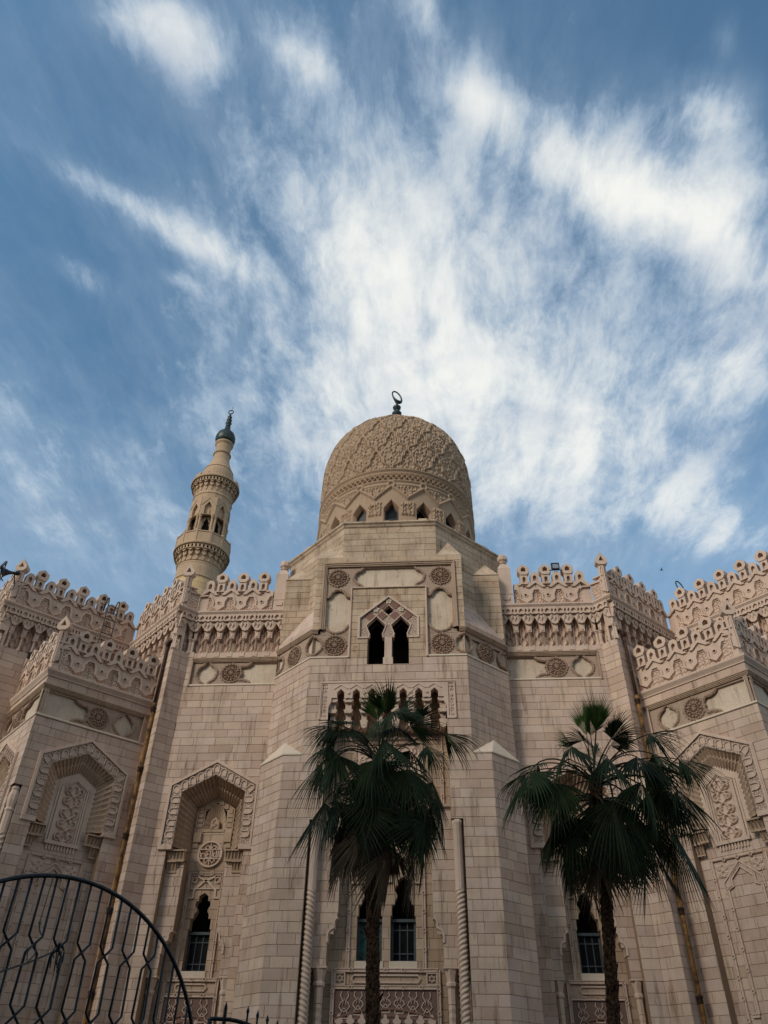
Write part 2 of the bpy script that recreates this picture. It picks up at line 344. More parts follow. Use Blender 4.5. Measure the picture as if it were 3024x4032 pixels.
    def sweep(self, plan, prof, tone=.5, closed=False):
        # plan: points with the outside on the viewer's side given by the right-hand normals list
        n = len(plan); V = []; Fc = []
        nr = []
        for i in range(n-1 if not closed else n):
            a, b = plan[i], plan[(i+1) % n]; l = sqrt((b[0]-a[0])**2+(b[1]-a[1])**2); nr.append(((b[1]-a[1])/l, -(b[0]-a[0])/l))
        for i in range(n):
            n1 = nr[i-1] if (i > 0 or closed) else nr[0]; n2 = nr[i] if i < len(nr) else nr[-1]
            k = 1/(1+n1[0]*n2[0]+n1[1]*n2[1]) if (1+n1[0]*n2[0]+n1[1]*n2[1]) > .05 else 1
            m = ((n1[0]+n2[0])*k, (n1[1]+n2[1])*k)
            V += [(plan[i][0]+m[0]*d, plan[i][1]+m[1]*d, z) for d, z in prof]
        m = len(prof)
        for i in range(n-1 if not closed else n):
            j = (i+1) % n
            for q in range(m-1): Fc.append((i*m+q, j*m+q, j*m+q+1, i*m+q+1))
        if not closed: Fc += [tuple(range(m)), tuple((n-1)*m+q for q in range(m))[::-1]]
        self.add(V, Fc, tone)
    def poly(self, pts, tone=.5): self.add([tuple(q) for q in pts], [tuple(range(len(pts)))], tone)
    def mesh(self, name, smooth=False):
        me = bpy.data.meshes.new(name); me.from_pydata(self.V, [], self.F); me.update()
        a = me.attributes.new('tone', 'FLOAT', 'FACE'); a.data.foreach_set('value', np.array(self.T, dtype=np.float32))
        if smooth: me.polygons.foreach_set('use_smooth', [True]*len(me.polygons))
        return me
    def build(self, name, mat, parent=None, smooth=False, **tags):
        return link(name, self.mesh(name, smooth), mat, parent, **tags)
WORLDM = {}
def link(name, me, mat, parent=None, loc=(0,0,0), rz=0.0, sc=(1,1,1), **tags):
    if mat is not None and not me.materials: me.materials.append(mat)
    o = bpy.data.objects.new(name, me); COL.objects.link(o)
    Mw = Matrix.Translation(loc) @ Matrix.Rotation(rz, 4, 'Z') @ Matrix.Diagonal((*sc,1)); WORLDM[o.name] = Mw
    if parent is not None:
        o.parent = parent; o.matrix_parent_inverse = WORLDM[parent.name].inverted()
    o.location = loc; o.rotation_euler = (0,0,rz); o.scale = sc
    for k, v in tags.items(): o[k] = v
    return o
def empty(name, loc, label=None, category=None, group=None):
    o = bpy.data.objects.new(name, None); COL.objects.link(o); o.location = loc; o.empty_display_size = .3; WORLDM[o.name] = Matrix.Translation(loc)
    if label: o['label'] = label; o['category'] = category
    if group: o['group'] = group
    return o
def convex(p):
    n = len(p); sg = 0
    for i in range(n):
        a, b, c = p[i], p[(i+1) % n], p[(i+2) % n]; cr = (b[0]-a[0])*(c[1]-b[1])-(b[1]-a[1])*(c[0]-b[0])
        if abs(cr) < 1e-9: continue
        if sg == 0: sg = 1 if cr > 0 else -1
        elif (cr > 0) != (sg > 0): return False
    return True
def inset(p, w):
    n = len(p); out = []
    for i in range(n):
        a, b, c = p[i-1], p[i], p[(i+1) % n]
        l1 = sqrt((b[0]-a[0])**2+(b[1]-a[1])**2) or 1e-9; l2 = sqrt((c[0]-b[0])**2+(c[1]-b[1])**2) or 1e-9
        n1 = (-(b[1]-a[1])/l1, (b[0]-a[0])/l1); n2 = (-(c[1]-b[1])/l2, (c[0]-b[0])/l2)
        k = w/max(.35, 1+n1[0]*n2[0]+n1[1]*n2[1]); out.append((b[0]+(n1[0]+n2[0])*k, b[1]+(n1[1]+n2[1])*k))
    return out
def clip(poly, a, b, c):        # keep a*s+b*z<=c
    out = []
    for i in range(len(poly)):
        p, q = poly[i], poly[(i+1) % len(poly)]; fp = a*p[0]+b*p[1]-c; fq = a*q[0]+b*q[1]-c
        if fp <= 0: out.append(p)
        if (fp < 0) != (fq < 0) and abs(fp-fq) > 1e-12:
            t = fp/(fp-fq); out.append((p[0]+(q[0]-p[0])*t, p[1]+(q[1]-p[1])*t))
    return out
def area(p): return abs(sum(p[i][0]*p[(i+1) % len(p)][1]-p[(i+1) % len(p)][0]*p[i][1] for i in range(len(p))))/2 if len(p) > 2 else 0
def minus(polys, hole):         # convex pieces minus a convex hole
    ar = sum(hole[i][0]*hole[(i+1) % len(hole)][1]-hole[(i+1) % len(hole)][0]*hole[i][1] for i in range(len(hole)))
    h = hole if ar > 0 else hole[::-1]; res = []
    bs = (min(q[0] for q in h), max(q[0] for q in h), min(q[1] for q in h), max(q[1] for q in h))
    for p in polys:
        if max(q[0] for q in p) <= bs[0] or min(q[0] for q in p) >= bs[1] or max(q[1] for q in p) <= bs[2] or min(q[1] for q in p) >= bs[3]:
            res.append(p); continue
        rem = p
        for i in range(len(h)):
            a, b = h[i], h[(i+1) % len(h)]; nx, ny = (b[1]-a[1]), -(b[0]-a[0]); c = nx*a[0]+ny*a[1]
            out = clip(rem, -nx, -ny, -c)
            if area(out) > 2e-3: res.append(out)
            rem = clip(rem, nx, ny, c)
            if area(rem) < 1e-4: break
    return res
def rect(s0, s1, z0, z1): return [(s0,z0),(s1,z0),(s1,z1),(s0,z1)]
def gable(c, hw, zb, zs, za): return [(c-hw,zb),(c-hw,zs),(c,za),(c+hw,zs),(c+hw,zb)]
def resample(path, cnts):
    out = [path[0]]
    for i, n in enumerate(cnts):
        a, b = path[i], path[i+1]
        out += [(a[0]+(b[0]-a[0])*k/n, a[1]+(b[1]-a[1])*k/n) for k in range(1, n+1)]
    return out
def proj(P):
    e = np.array(P)-CAM; z = e@CF; return np.array([1512+FPX*(e@CR)/z, 2016-FPX*(e@CU)/z])
def circ(c, r, n=24, a0=0, a1=2*pi, close=False):
    m = n if not close else n+1
    return [(c[0]+r*cos(a0+(a1-a0)*k/n), c[1]+r*sin(a0+(a1-a0)*k/n)) for k in range(m)]

# arabesque: distance to a set of mirrored spirals and stems, as a height field
def spiral(cx, cy, r, a0, turns, sgn=1, n=40):
    t = np.linspace(0, 1, n); rr = r*(1-.80*t); a = a0+sgn*turns*2*pi*t
    return np.stack([cx+rr*np.cos(a), cy+rr*np.sin(a)], 1)
def arab_points(w, h, step, mirror=True):
    pts = []; k = 0; z = step*.5
    while z < h:
        r = min(step*.42, w*.22)
        pts.append(spiral(w*.26, z, r, -pi/2 if k % 2 == 0 else pi/2, 1.15, 1 if k % 2 == 0 else -1))
        t = np.linspace(0, 1, 26); pts.append(np.stack([w*.02+w*.22*np.abs(np.sin(pi*t)), z-step*.5+step*t], 1))
        pts.append(np.stack([w*.26+.9*r*np.cos(2+1.6*t)+w*.1*t, z+.9*r*np.sin(2+1.6*t)+.3*step*t], 1))
        z += step; k += 1
    P = np.concatenate(pts)
    if mirror: P = np.concatenate([P, P*np.array([-1,1])])
    return P
def arab_height(X, Y, P, w=.03):
    Q = np.stack([X.ravel(), Y.ravel()], 1); d = np.full(len(Q), 9.0)
    for i in range(0, len(P), 400):
        d = np.minimum(d, np.sqrt(((Q[:,None,:]-P[None,i:i+400,:])**2).sum(2)).min(1))
    return np.clip(1-d/w, 0, 1).reshape(X.shape)**.5
def arab_panel(mb, fr, s0, s1, z0, z1, dbase, amp, step=.3, w=.032, res=.03, poly=None, tone=.5):
    ns, nz = max(6, int((s1-s0)/res)), max(6, int((z1-z0)/res))
    S, Z = np.meshgrid(np.linspace(s0, s1, ns), np.linspace(z0, z1, nz))
    H = arab_height(S-(s0+s1)/2, Z-z0, arab_points(s1-s0, z1-z0, step), w)
    mb.grid(fr, S, Z, dbase+amp*H, tone)
# medallion: scalloped disc with a twelve-fold knot
def medallion(mb, fr, c, r, d0, amp=.07, n=120, m=20, tone=.5):
    rr = np.linspace(0, 1, m); th = np.linspace(0, 2*pi, n+1); T, Rr = np.meshgrid(th, rr)
    edge = 1+.035*np.cos(24*T)*(Rr > .93)
    H = np.maximum(np.cos(8*T+5.0*Rr)*np.cos(8*T-5.0*Rr+2*np.sin(7*Rr)), .8*np.cos(12*T)*np.cos(13*Rr)); H = np.clip(H*1.6+.15, 0, 1)
    H = np.where(Rr < .14, 1.0, H); H = np.where(Rr > .87, .55+.45*np.sign(np.cos(24*T+14*(Rr-.9))), H); H = np.where((Rr > .80) & (Rr <= .87), -.1, H); H[-1] = -.6
    mb.grid(fr, c[0]+r*Rr*edge*np.cos(T), c[1]+r*Rr*edge*np.sin(T), d0+amp*H, tone)

# ------------------------------------------------------------------ setting
g = MB(); g.add([(-900,-900,0),(900,-900,0),(900,900,0),(-900,900,0)], [(0,1,2,3)]); g.build('ground', GROUND, kind='structure')
g = MB(); g.box(FR((0,8.6), (0,-1)), -40, 40, -.05, .14, -30, 0, back=True); g.build('pavement', PAVE, kind='structure')

# unseen blocks added behind the camera to shade the foot of the facade
SHADEBLOCK = flat_mat('shade_block_render', (.34,.27,.21), .95, 0, .1, .2, 1.5); SHUT = flat_mat('shade_block_shutter', (.10,.08,.06), .8, 0, .1, .3, 4)
for hx, hw_h, hz, lab in ((-34, 15, 37, 'unseen brown block added across the square for shade, left of the street'), (-3, 14.5, 37, 'tall unseen brown block added directly across the square for shade'), (29, 16, 30, 'unseen brown block added across the square for shade, right of the street')):
    root = empty('shade_block', (hx, -13, 0), lab, 'building', 'unseen blocks added across the square for shade'); hf = FR((hx, -13), (0, 1))
    q = MB(); q.box(hf, -hw_h, hw_h, 0, hz, -14, 0, back=True); q.build('wall', SHADEBLOCK, root)
    for fz in range(1, int(hz/3.3)):
        for k in range(-4, 5):
            q = MB(); q.box(hf, k*3.2-.6, k*3.2+.6, fz*3.3, fz*3.3+1.7, -.1, .03); q.build('window', SHUT, root)

# ------------------------------------------------------------------ the mosque
MOSQ = empty('mosque', (0,33,0), 'pale limestone mosque with carved dome, crenellated parapets and arched niches', 'mosque')
STONES = []
CRS = .335
def wall(name, fr, s0, s1, z0, z1, holes=(), backholes=None, zref=16.62, mat=ASH, d=0.0, mean=.78, crs=CRS, back=True, depth=.5, outer=None):
    """dark mortar bed as a part; the stones go to STONES"""
    part = None
    if back:
        mb = MB(); mb.plate(fr, outer or rect(s0+.02, s1-.02, z0, z1), d-.018-depth, d-.016, holes=[list(h) for h in (backholes if backholes is not None else holes)])
        part = mb.build(name, MORT, MOSQ)
    k0 = math.floor((z0-zref)/crs); k1 = math.ceil((z1-zref)/crs); j = .006
    for k in range(k0, k1):
        a, b = max(z0, zref+k*crs), min(z1, zref+(k+1)*crs)
        if b-a < .04: continue
        s = s0-random.uniform(0, mean) if (s1-s0) > 1.0 else s0
        while s < s1:
            l = random.uniform(.55, 1.3)*mean; e = s+l
            if s1-e < .22: e = s1
            c0, c1 = max(s, s0), min(e, s1)
            if c1-c0 > .05:
                tone = random.random()
                dd = d+random.uniform(-.004, .004)
                for p in ([rect(c0+(j if c0 > s0 else 0), c1-(j if c1 < s1 else 0), a+j, b-j)] if not holes else multi(rect(c0+(j if c0 > s0 else 0), c1-(j if c1 < s1 else 0), a+j, b-j), holes)):
                    STONES.append((fr, p, d-.03, dd, tone, mat, part))
            s = e
    return part
def multi(r, holes):
    ps = [r]
    for h in holes:
        for q in (h if isinstance(h[0][0], (tuple, list)) else [h]): ps = minus(ps, q)
    return [p for p in ps if area(p) > .004]

FY = 27.95; FRONT = FR((0,FY), (0,-1))
WINGX, WY = 7.1, 30.25
PC = (9.78, 29.67); CREASE = (9.2, 30.25)
LBI = (10.455, 30.345); LBC = (13.7, 27.1); LBO = (18.6, 32.0)
P3 = (13.355, 33.245); P6 = (17.75, 28.85); P7 = (22.0, 33.1)
def mir(p, sg): return (p[0]*sg, p[1])
def fr_(A, B, sg): return between(mir(A, sg), mir(B, sg))

# muqarnas cell meshes -------------------------------------------------
def muq_cell(wd, carve=True):
    """one bay of the wing cornice, local z from 0 (=18.34) to 1.84 (=20.18)"""
    mb = MB(); h = wd/2
    mb.box(F0, -h, h, -.12, 1.84, -.42, -.30)                        # back
    H = .5*wd
    # carved niche panel
    ns, nz = 15, 30; S, Z = np.meshgrid(np.linspace(-h*.74, h*.74, ns), np.linspace(0, 1.3, nz))
    u = S/(h*.74); v = Z/1.3
    a = np.abs(u)-(.16+.5*np.abs(np.sin(2.6*pi*v*1.05))*(1-.55*v)); hgt = np.clip(1-np.abs(a)/.20, 0, 1)**.6
    mb.grid(F0, S, Z, -.27+.13*hgt)
    for s in (-h, h):      # half columns with caps and bases
        V = []; n = 7
        pr = [(.09,-.10),(.09,.02),(.062,.06),(.06,.50),(.09,.54),(.075,.57),(.11,.60),(.11,.64)]
        for r, z in pr:
            for k in range(n):
                th = pi*k/(n-1)+pi; V.append((s+r*cos(th), .06+r*sin(th)*1.0, z))
        mb.add(V, [(j*n+k, j*n+k+1, (j+1)*n+k+1, (j+1)*n+k) for j in range(len(pr)-1) for k in range(n-1)])
    # first tier of corbels
    for sg in (-1, 1):
        mb.plate(F0, [(sg*h,.63),(sg*h*.62,.66),(sg*h*.64,.86),(sg*h*.52,1.03),(sg*h,1.03)], -.35, -.03)
        mb.plate(F0, [(sg*h,.72),(sg*h*.80,.74),(sg*h*.88,.92),(sg*h,.96)], -.05, -.005)
    # second tier
    for sg in (-1, 1):
        mb.plate(F0, [(sg*h,1.00),(sg*h*.54,1.05),(sg*h*.42,1.14),(0,1.36),(0,1.50),(sg*h*.30,1.46),(sg*h*.62,1.50),(sg*h,1.43)], -.35, .07)
        mb.plate(F0, [(sg*h,1.16),(sg*h*.72,1.42),(sg*h,1.42)], .05, .12)
        mb.poly([F0.p(sg*h*.36,1.13,.075), F0.p(0,1.33,.075), F0.p(sg*h*.62,1.46,.17), F0.p(sg*h*.9,1.40,.11)])
    # top tier with small pointed niches
    def pent(c, w_, z0, z1, z2): return [(c-w_,z0),(c+w_,z0),(c+w_,z1),(c,z2),(c-w_,z1)]
    outer = [(-h,1.44),(-h*.62,1.50),(-h*.30,1.46),(0,1.48),(h*.30,1.46),(h*.62,1.50),(h,1.44),(h,1.84),(-h,1.84)]
    mb.plate(F0, outer, -.30, .19, holes=[pent(0,h*.36,1.53,1.66,1.76), pent(-h*.74,h*.17,1.55,1.67,1.75), pent(h*.74,h*.17,1.55,1.67,1.75)])
    mb.box(F0, -h, h, 1.50, 1.80, -.3, .11)
    return mb.mesh('muqarnas_bay')
MUQ = muq_cell(.5765)
def muq_row(fr, s0, s1, z, parent, n=None):
    n = n or max(1, round((s1-s0)/.5765)); wd = (s1-s0)/n
    for i in range(n):
        q = fr.p(s0+wd*(i+.5), z, 0)
        link('muqarnas_bay', MUQ, TRIM, parent, q, fr.ang(), (wd/.5765,1,1))

# parapet units ---------------------------------------------------------
def hexring(mb, c, z0, w, h, d0, d1, iw=.45):
    o = [(c-w*.55,z0),(c+w*.55,z0),(c+w,z0+h*.30),(c+w,z0+h*.66),(c,z0+h),(c-w,z0+h*.66),(c-w,z0+h*.30)]
    i_ = [(c-w*iw,z0+h*.30),(c+w*iw,z0+h*.30),(c+w*iw,z0+h*.58),(c,z0+h*.76),(c-w*iw,z0+h*.58)]
    mb.plate(F0, o, d0, d1, holes=[i_], back=True); mb.plate(F0, [(a,b) for a, b in i_], d0+.06, d0+.09)
def star(c, z, r, k=6):
    return [(c+(r if i % 2 == 0 else r*.5)*cos(pi/2+pi*i/k), z+(r if i % 2 == 0 else r*.5)*sin(pi/2+pi*i/k)) for i in range(2*k)]
def filigree(mb, fr, s0, s1, z0, z1, d, ns=27, nz=24, amp=.05):
    S, Z = np.meshgrid(np.linspace(s0, s1, ns), np.linspace(z0, z1, nz))
    hg = .5+.5*np.sin((S-s0)*26+2.0*np.sin((Z-z0)*15))*np.cos((Z-z0)*22+1.7*np.sin((S-s0)*19)); mb.grid(fr, S, Z, d+amp*np.clip(hg*2.0-.55, 0, 1))
def web(h): return [(-h,.92),(-.38,.92),(-.26,.66),(-.26,.40),(0,.20),(.26,.40),(.26,.66),(.38,.92),(h,.92)]
def merlon_unit(U, tall=2.28, short=1.86):
    mb = MB(); h = U/2; t0, t1 = -.30, -.10
    mb.plate(F0, [(-h,0),(h,0),(h,1.18),(-h,1.18)], t0, t1, back=True)
    for a, b in ((-h,-.10),(.10,h)): filigree(mb, F0, a, b, .03, .90, t1+.002, 19, 30, .05)
    mb.plate(F0, web(h)+[(h,1.24),(.36,1.24),(.17,1.36),(-.17,1.36),(-.36,1.24),(-h,1.24)], t0, -.03, holes=[star(0,1.06,.15), circ((0,.62),.07,8)], back=True)
    mb.strip(F0, web(h), .075, t1, .03); mb.strip(F0, [(a, b-.075 if abs(a) > .3 else b-.05) for a, b in web(h)], .05, t1, -.03)
    mb.strip(F0, circ((0,.62), .085, 8), .035, -.05, .0, closed=True)
    mb.plate(F0, [(-.18,1.20),(.18,1.20),(.18,1.74),(-.18,1.74)], t0, .05, holes=[[(-.075,1.24),(.075,1.24),(.075,1.54),(0,1.62),(-.075,1.54)]], back=True)
    mb.box(F0, -.1, .1, 1.2, 1.65, t0+.02, -.10)
    for sg in (-1, 1): mb.strip(F0, [(sg*.18,1.18),(sg*.30,1.18)], .08, t1, .04)
    hexring(mb, 0, 1.70, .272, tall-1.70, -.30, .09, .42)
    return mb
def short_merlon(short=1.86):
    mb = MB()
    mb.plate(F0, [(-.44,1.02),(-.30,1.02),(0,1.26),(.30,1.02),(.44,1.02),(.20,1.34),(.20,short-.14),(.08,short),(-.08,short),(-.20,short-.14),(-.20,1.34)], -.28, .06, back=True,
             holes=[[(-.085,1.36),(.085,1.36),(.085,short-.26),(0,short-.17),(-.085,short-.26)]])
    mb.box(F0, -.15, .15, 1.30, short-.16, -.26, -.08, back=True)
    return mb.mesh('short_merlon')
ME_T = merlon_unit(1.04).mesh('tall_merlon'); ME_S = short_merlon()
def merlons(fr, talls, shorts, z, parent, U=1.04, hs=1.0):
    for s in talls: link('tall_merlon', ME_T, TRIM, parent, fr.p(s, z, -.02), fr.ang(), (U/1.04,1,hs))
    for s in shorts: link('short_merlon', ME_S, TRIM, parent, fr.p(s, z, -.03), fr.ang(), (U/1.04,1,hs))
def corner_finial(pt, f1, e1, f2, e2, z, parent, hs=1.0):
    """f1/f2 wall frames either side, e = signed s direction leading away from the corner, lengths"""
    mb = MB()
    for f, e in ((f1, e1), (f2, e2)):
        g_ = FR(pt, f.n); s1 = e
        mb.plate(g_, [(0,z),(s1,z),(s1,z+1.12),(s1*.4,z+1.28),(0,z+1.28)], -.30, -.06, back=True)
        filigree(mb, g_, min(0,s1), max(0,s1), z+.04, z+.95, -.058, 19, 30)
        sg = 1 if s1 > 0 else -1
        mb.plate(g_, [(0,z+.30),(sg*.19,z+.44),(sg*.19,z+.80),(sg*.12,z+.86),(sg*.12,z+.96),(sg*.19,z+1.02),(sg*.19,z+1.85),(0,z+1.85)], -.25, .05,
                 holes=[[(sg*.04,z+1.15),(sg*.11,z+1.15),(sg*.11,z+1.6),(sg*.04,z+1.72)]])
        mb.strip(g_, [(sg*.20,z+.84),(sg*.27,z+1.0),(s1,z+1.08)], .07, -.06, .02); mb.strip(g_, [(0,z+1.24),(s1*.75,z+1.28)], .07, -.06, .06)
    n = ((f1.n[0]+f2.n[0])/2, (f1.n[1]+f2.n[1])/2); g_ = FR(pt, n)
    o = [(-.14,z+1.78),(.14,z+1.78),(.27,z+1.90),(.27,z+2.06),(0,z+2.46),(-.27,z+2.06),(-.27,z+1.90)]
    mb.plate(g_, o, -.30, .06, holes=[[(-.13,z+1.98),(.13,z+1.98),(0,z+2.25)]], back=True); mb.plate(g_, [(-.15,z+1.95),(.15,z+1.95),(0,z+2.3)], -.2, -.1)
    mb.build('corner_finial', TRIM, parent)

# profiles
COR_U = [(-.05,20.10),(.17,20.12),(.17,20.165),(.205,20.19),(.245,20.25),(.26,20.26),(.26,20.335),(-.45,20.35)]
COR_L = [(-.02,15.66),(.035,15.68),(.035,15.72),(.07,15.78),(.10,15.82),(.14,15.88),(.14,15.965),(-.45,15.98)]
def BM(zt): return [(-.03,zt),(.085,zt),(.085,zt-.045),(.055,zt-.05),(.055,zt-.095),(.025,zt-.10),(.025,zt-.145),(-.005,zt-.15),(-.005,zt-.185),(-.12,zt-.19)]
def SM(zb): return [(-.12,zb+.075),(.02,zb+.07),(.03,zb+.04),(.03,zb),(0,zb-.02),(-.03,zb-.025)]

# arch with stepped, scalloped reveal (wings and pavilions) ---------------
def big_arch(fr, c, dz, name, depth):
    A = MOSQ; root = MB()
    hw, zb, zs, za = 1.84, 9.93+dz, 12.30+dz, 13.30+dz
    G = lambda h_, s_, a_, b_=zb: gable(c, h_, b_, s_, a_)
    outer = G(hw, zs, za); mid = G(hw-.12, zs-.06, za-.13); inn = G(1.30, 12.0+dz, 12.70+dz)
    def band(mb, a, b, d0, d1):     # open gable band as plate
        mb.plate(fr, a+b[::-1], d0, d1)
    band(root, outer, mid, -.25, .075); band(root, G(hw-.05, zs-.02, za-.05), mid, -.25, .10)
    for sg in (-1, 1): root.box(fr, c+sg*1.30 if sg > 0 else c-hw, c+hw if sg > 0 else c-1.30, zb-.12, zb+.05, -.2, .09)
    part = root.build(name, TRIM, A)
    cb = MB(); band(cb, mid, inn, -.25, .03); cb.build('carved_band', CARVE, part)
    # row of little round-headed niches round the band
    path = resample(G((hw-.12+1.30)/2, 12.13+dz, 12.93+dz), [5,5,5,5]); inner_c = (c, 11.2+dz)
    for i, q in enumerate(path):
        if i == 0 or i == len(path)-1: continue
        k = i/5.0
        if i < 5 or i > 15: ax = (1,0) if q[0] < c else (-1,0)
        elif i in (5,15): ax = (.75 if q[0] < c else -.75, -.66)
        elif i == 10: ax = (0,-1)
        else: ax = (.12 if q[0] < c else -.12, -.99)
        per = (-ax[1], ax[0]); L = .30; w_ = .115
        loop = [(-L*.55,w_),(L*.15,w_),(L*.38,w_*.72),(L*.5,0),(L*.38,-w_*.72),(L*.15,-w_),(-L*.55,-w_)]
        pt = lambda a, b: (q[0]-ax[0]*a+per[0]*b, q[1]-ax[1]*a+per[1]*b)
        nm = MB(); nm.strip(fr, [pt(a,b) for a, b in loop], .035, 0, .075)
        nm.plate(fr, [pt(a*.86,b*.86) for a, b in loop], -.1, .034); nm.build('small_niche', TRIM, part)
    # scalloped reveals
    cn = [9,9,9,9]
    r0 = resample(inn, cn); r1 = resample(G(1.06, 11.80+dz, 12.36+dz), cn); r2 = resample(G(1.05, 11.79+dz, 12.34+dz), cn); r3 = resample(G(.78, 11.58+dz, 12.01+dz), cn)
    def dens(p, m=6):
        o = []
        for i in range(len(p)-1): o += [(p[i][0]+(p[i+1][0]-p[i][0])*k/m, p[i][1]+(p[i+1][1]-p[i][1])*k/m) for k in range(m)]
        return o+[p[-1]]
    sc = MB()
    R0, R1, R2, R3 = dens(r0), dens(r1), dens(r2), dens(r3)
    def toc(p, a): v = (c-p[0], (11.0+dz)-p[1]); l = sqrt(v[0]**2+v[1]**2); return (p[0]-v[0]/l*a, p[1]-v[1]/l*a)
    lob = lambda i, m, a: a*abs(sin(pi*(i % m)/m))
    A0 = [toc(p, -.02+lob(i,6,.11)) for i, p in enumerate(R0)]; A1 = [toc(p, lob(i,6,.095)) for i, p in enumerate(R1)]
    sc.ring(fr, A0, .03, A1, -depth*.45, closed=False)
    B0 = [toc(p, -.03+lob(i,6,.075)) for i, p in enumerate(R2)]; sc.ring(fr, A1, -depth*.45, B0, -depth*.47, closed=False)
    B1 = [toc(p, lob(i,6,.075)) for i, p in enumerate(R3)]; sc.ring(fr, B0, -depth*.47, B1, -depth*.92, closed=False)
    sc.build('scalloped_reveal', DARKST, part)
    # muqarnas brackets under the reveal
    for sg in (-1, 1):
        b = MB()
        for t in range(2):
            z1 = zb-.10-.38*t; s_out = c+sg*(1.46-.02*t); s_in = c+sg*((.80 if t == 0 else 1.08))
            dd = -.02 if t == 0 else -.12; n = 5 if t == 0 else 3
            b.box(fr, min(s_out,s_in), max(s_out,s_in), z1-.05, z1, -depth*.6, dd)
            for i in range(n):
                a0 = s_out+(s_in-s_out)*(i+.08)/n; a1 = s_out+(s_in-s_out)*(i+.92)/n; am = (a0+a1)/2
                b.add([fr.p(a0,z1-.04,dd-.01), fr.p(a1,z1-.04,dd-.01), fr.p(am,z1-.12,dd-.10), fr.p(a0,z1-.34,dd-.17), fr.p(a1,z1-.34,dd-.17), fr.p(a0,z1-.04,-depth*.6), fr.p(a1,z1-.04,-depth*.6), fr.p(a0,z1-.34,-depth*.6), fr.p(a1,z1-.34,-depth*.6)],
                      [(0,2,3),(1,4,2),(2,4,3),(0,3,7,5),(1,6,8,4),(3,4,8,7)])
            b.box(fr, min(s_out,s_in), max(s_out,s_in), z1-.40, z1-.33, -depth*.6, dd-.14)
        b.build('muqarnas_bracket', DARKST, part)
    return part
WINO = [(.43,5.90),(.43,7.24),(.39,7.24),(.39,7.55),(.31,7.66),(.26,7.76),(.20,7.86),(.23,7.96),(.285,8.05),(.285,8.12),(.24,8.20),(.175,8.24),(.175,8.37),(0,8.48)]
def win_outline(c): return [(c+a, b) for a, b in WINO]+[(c-a, b) for a, b in WINO[-2::-1]]
def window(fr, c, d, green=False):
    """metal casement behind a lobed opening"""
    fm = MB(); w_ = .40; dd = d-.30
    for s in (-w_+.02, w_-.02): fm.box(fr, c+s-.035, c+s+.035, 5.88, 7.2, dd-.05, dd+.02)
    fm.box(fr, c-w_, c+w_, 5.88, 5.96, dd-.05, dd+.03); fm.box(fr, c-w_-.03, c+w_+.03, 7.10, 7.19, dd-.05, dd+.10)
    if not green:
        for s in (-.13, .13): fm.box(fr, c+s-.018, c+s+.018, 5.9, 7.12, dd-.03, dd+.012)
        for z in (6.16, 6.86): fm.box(fr, c-w_, c+w_, z-.018, z+.018, dd-.03, dd+.011)
    else:
        for sg in (-1, 1):
            fm.strip(fr, [(c+sg*w_,6.95),(c+sg*.12,6.72),(c+sg*w_,6.48)], .04, dd-.03, dd+.012); fm.strip(fr, [(c+sg*w_,6.2),(c+sg*.12,5.95)], .04, dd-.03, dd+.012)
    p = fm.build('window', WFRAME, MOSQ)
    gm = MB(); gm.box(fr, c-w_, c+w_, 5.9, 7.12, dd-.08, dd-.02); gm.build('pane', GREENP if green else GLASS, p)
    vm = MB(); vm.plate(fr, [(c-.6,5.6),(c+.6,5.6),(c+.6,8.7),(c-.6,8.7)], dd-.35, dd-.3); vm.build('dark_interior', VOID, p)
    sm = MB(); sm.box(fr, c-.47, c+.47, 5.66, 5.90, d-.3, d+.035); sm.build('sill', CAPST, p)
    return p
def knot_strip(mb, fr, path, d, w_=.085, knots=True):
    mb.strip(fr, path, w_, d-.02, d+.02); 
    for sg in (-1, 1):
        off = []
        n = len(path)
        for i in range(n):
            a = path[max(i-1,0)]; b = path[min(i+1,n-1)]; l = sqrt((b[0]-a[0])**2+(b[1]-a[1])**2) or 1
            off.append((path[i][0]-(b[1]-a[1])/l*w_*.5*sg, path[i][1]+(b[0]-a[0])/l*w_*.5*sg))
        mb.strip(fr, off, .028, d-.02, d+.045)
    if knots:
        for i in range(len(path)-1):
            a, b = path[i], path[i+1]; l = sqrt((b[0]-a[0])**2+(b[1]-a[1])**2)
            for k in range(1, int(l/.62)+1):
                t = k/(int(l/.62)+1); mb.strip(fr, circ((a[0]+(b[0]-a[0])*t, a[1]+(b[1]-a[1])*t), .055, 8), .03, d, d+.06, closed=True)
def small_column(fr, s, d, ztop, zbot, r, name='column', parent=None):
    q = fr.p(s, 0, d); mb = MB()
    mb.box(fr, s-r*1.75, s+r*1.75, ztop-.07, ztop, d-r*1.7, d+r*1.7, back=True)
    pr = [(r*1.65,ztop-.07),(r*1.5,ztop-.16),(r*1.15,ztop-.34),(r*1.05,ztop-.42),(r*1.35,ztop-.46),(r*1.35,ztop-.54),(r*1.0,ztop-.60),(r*.95,ztop-1.0),(r*1.02,ztop-1.02)]
    z = ztop-1.04; k = 0
    while z > zbot: pr.append((r*(.98 if k % 2 else .86), z)); z -= .11; k += 1
    pr.append((r, zbot)); mb.lathe(q, pr[::-1], 14, lobes=7, lobe_amp=.05); return mb.build(name, TRIM, parent or MOSQ)

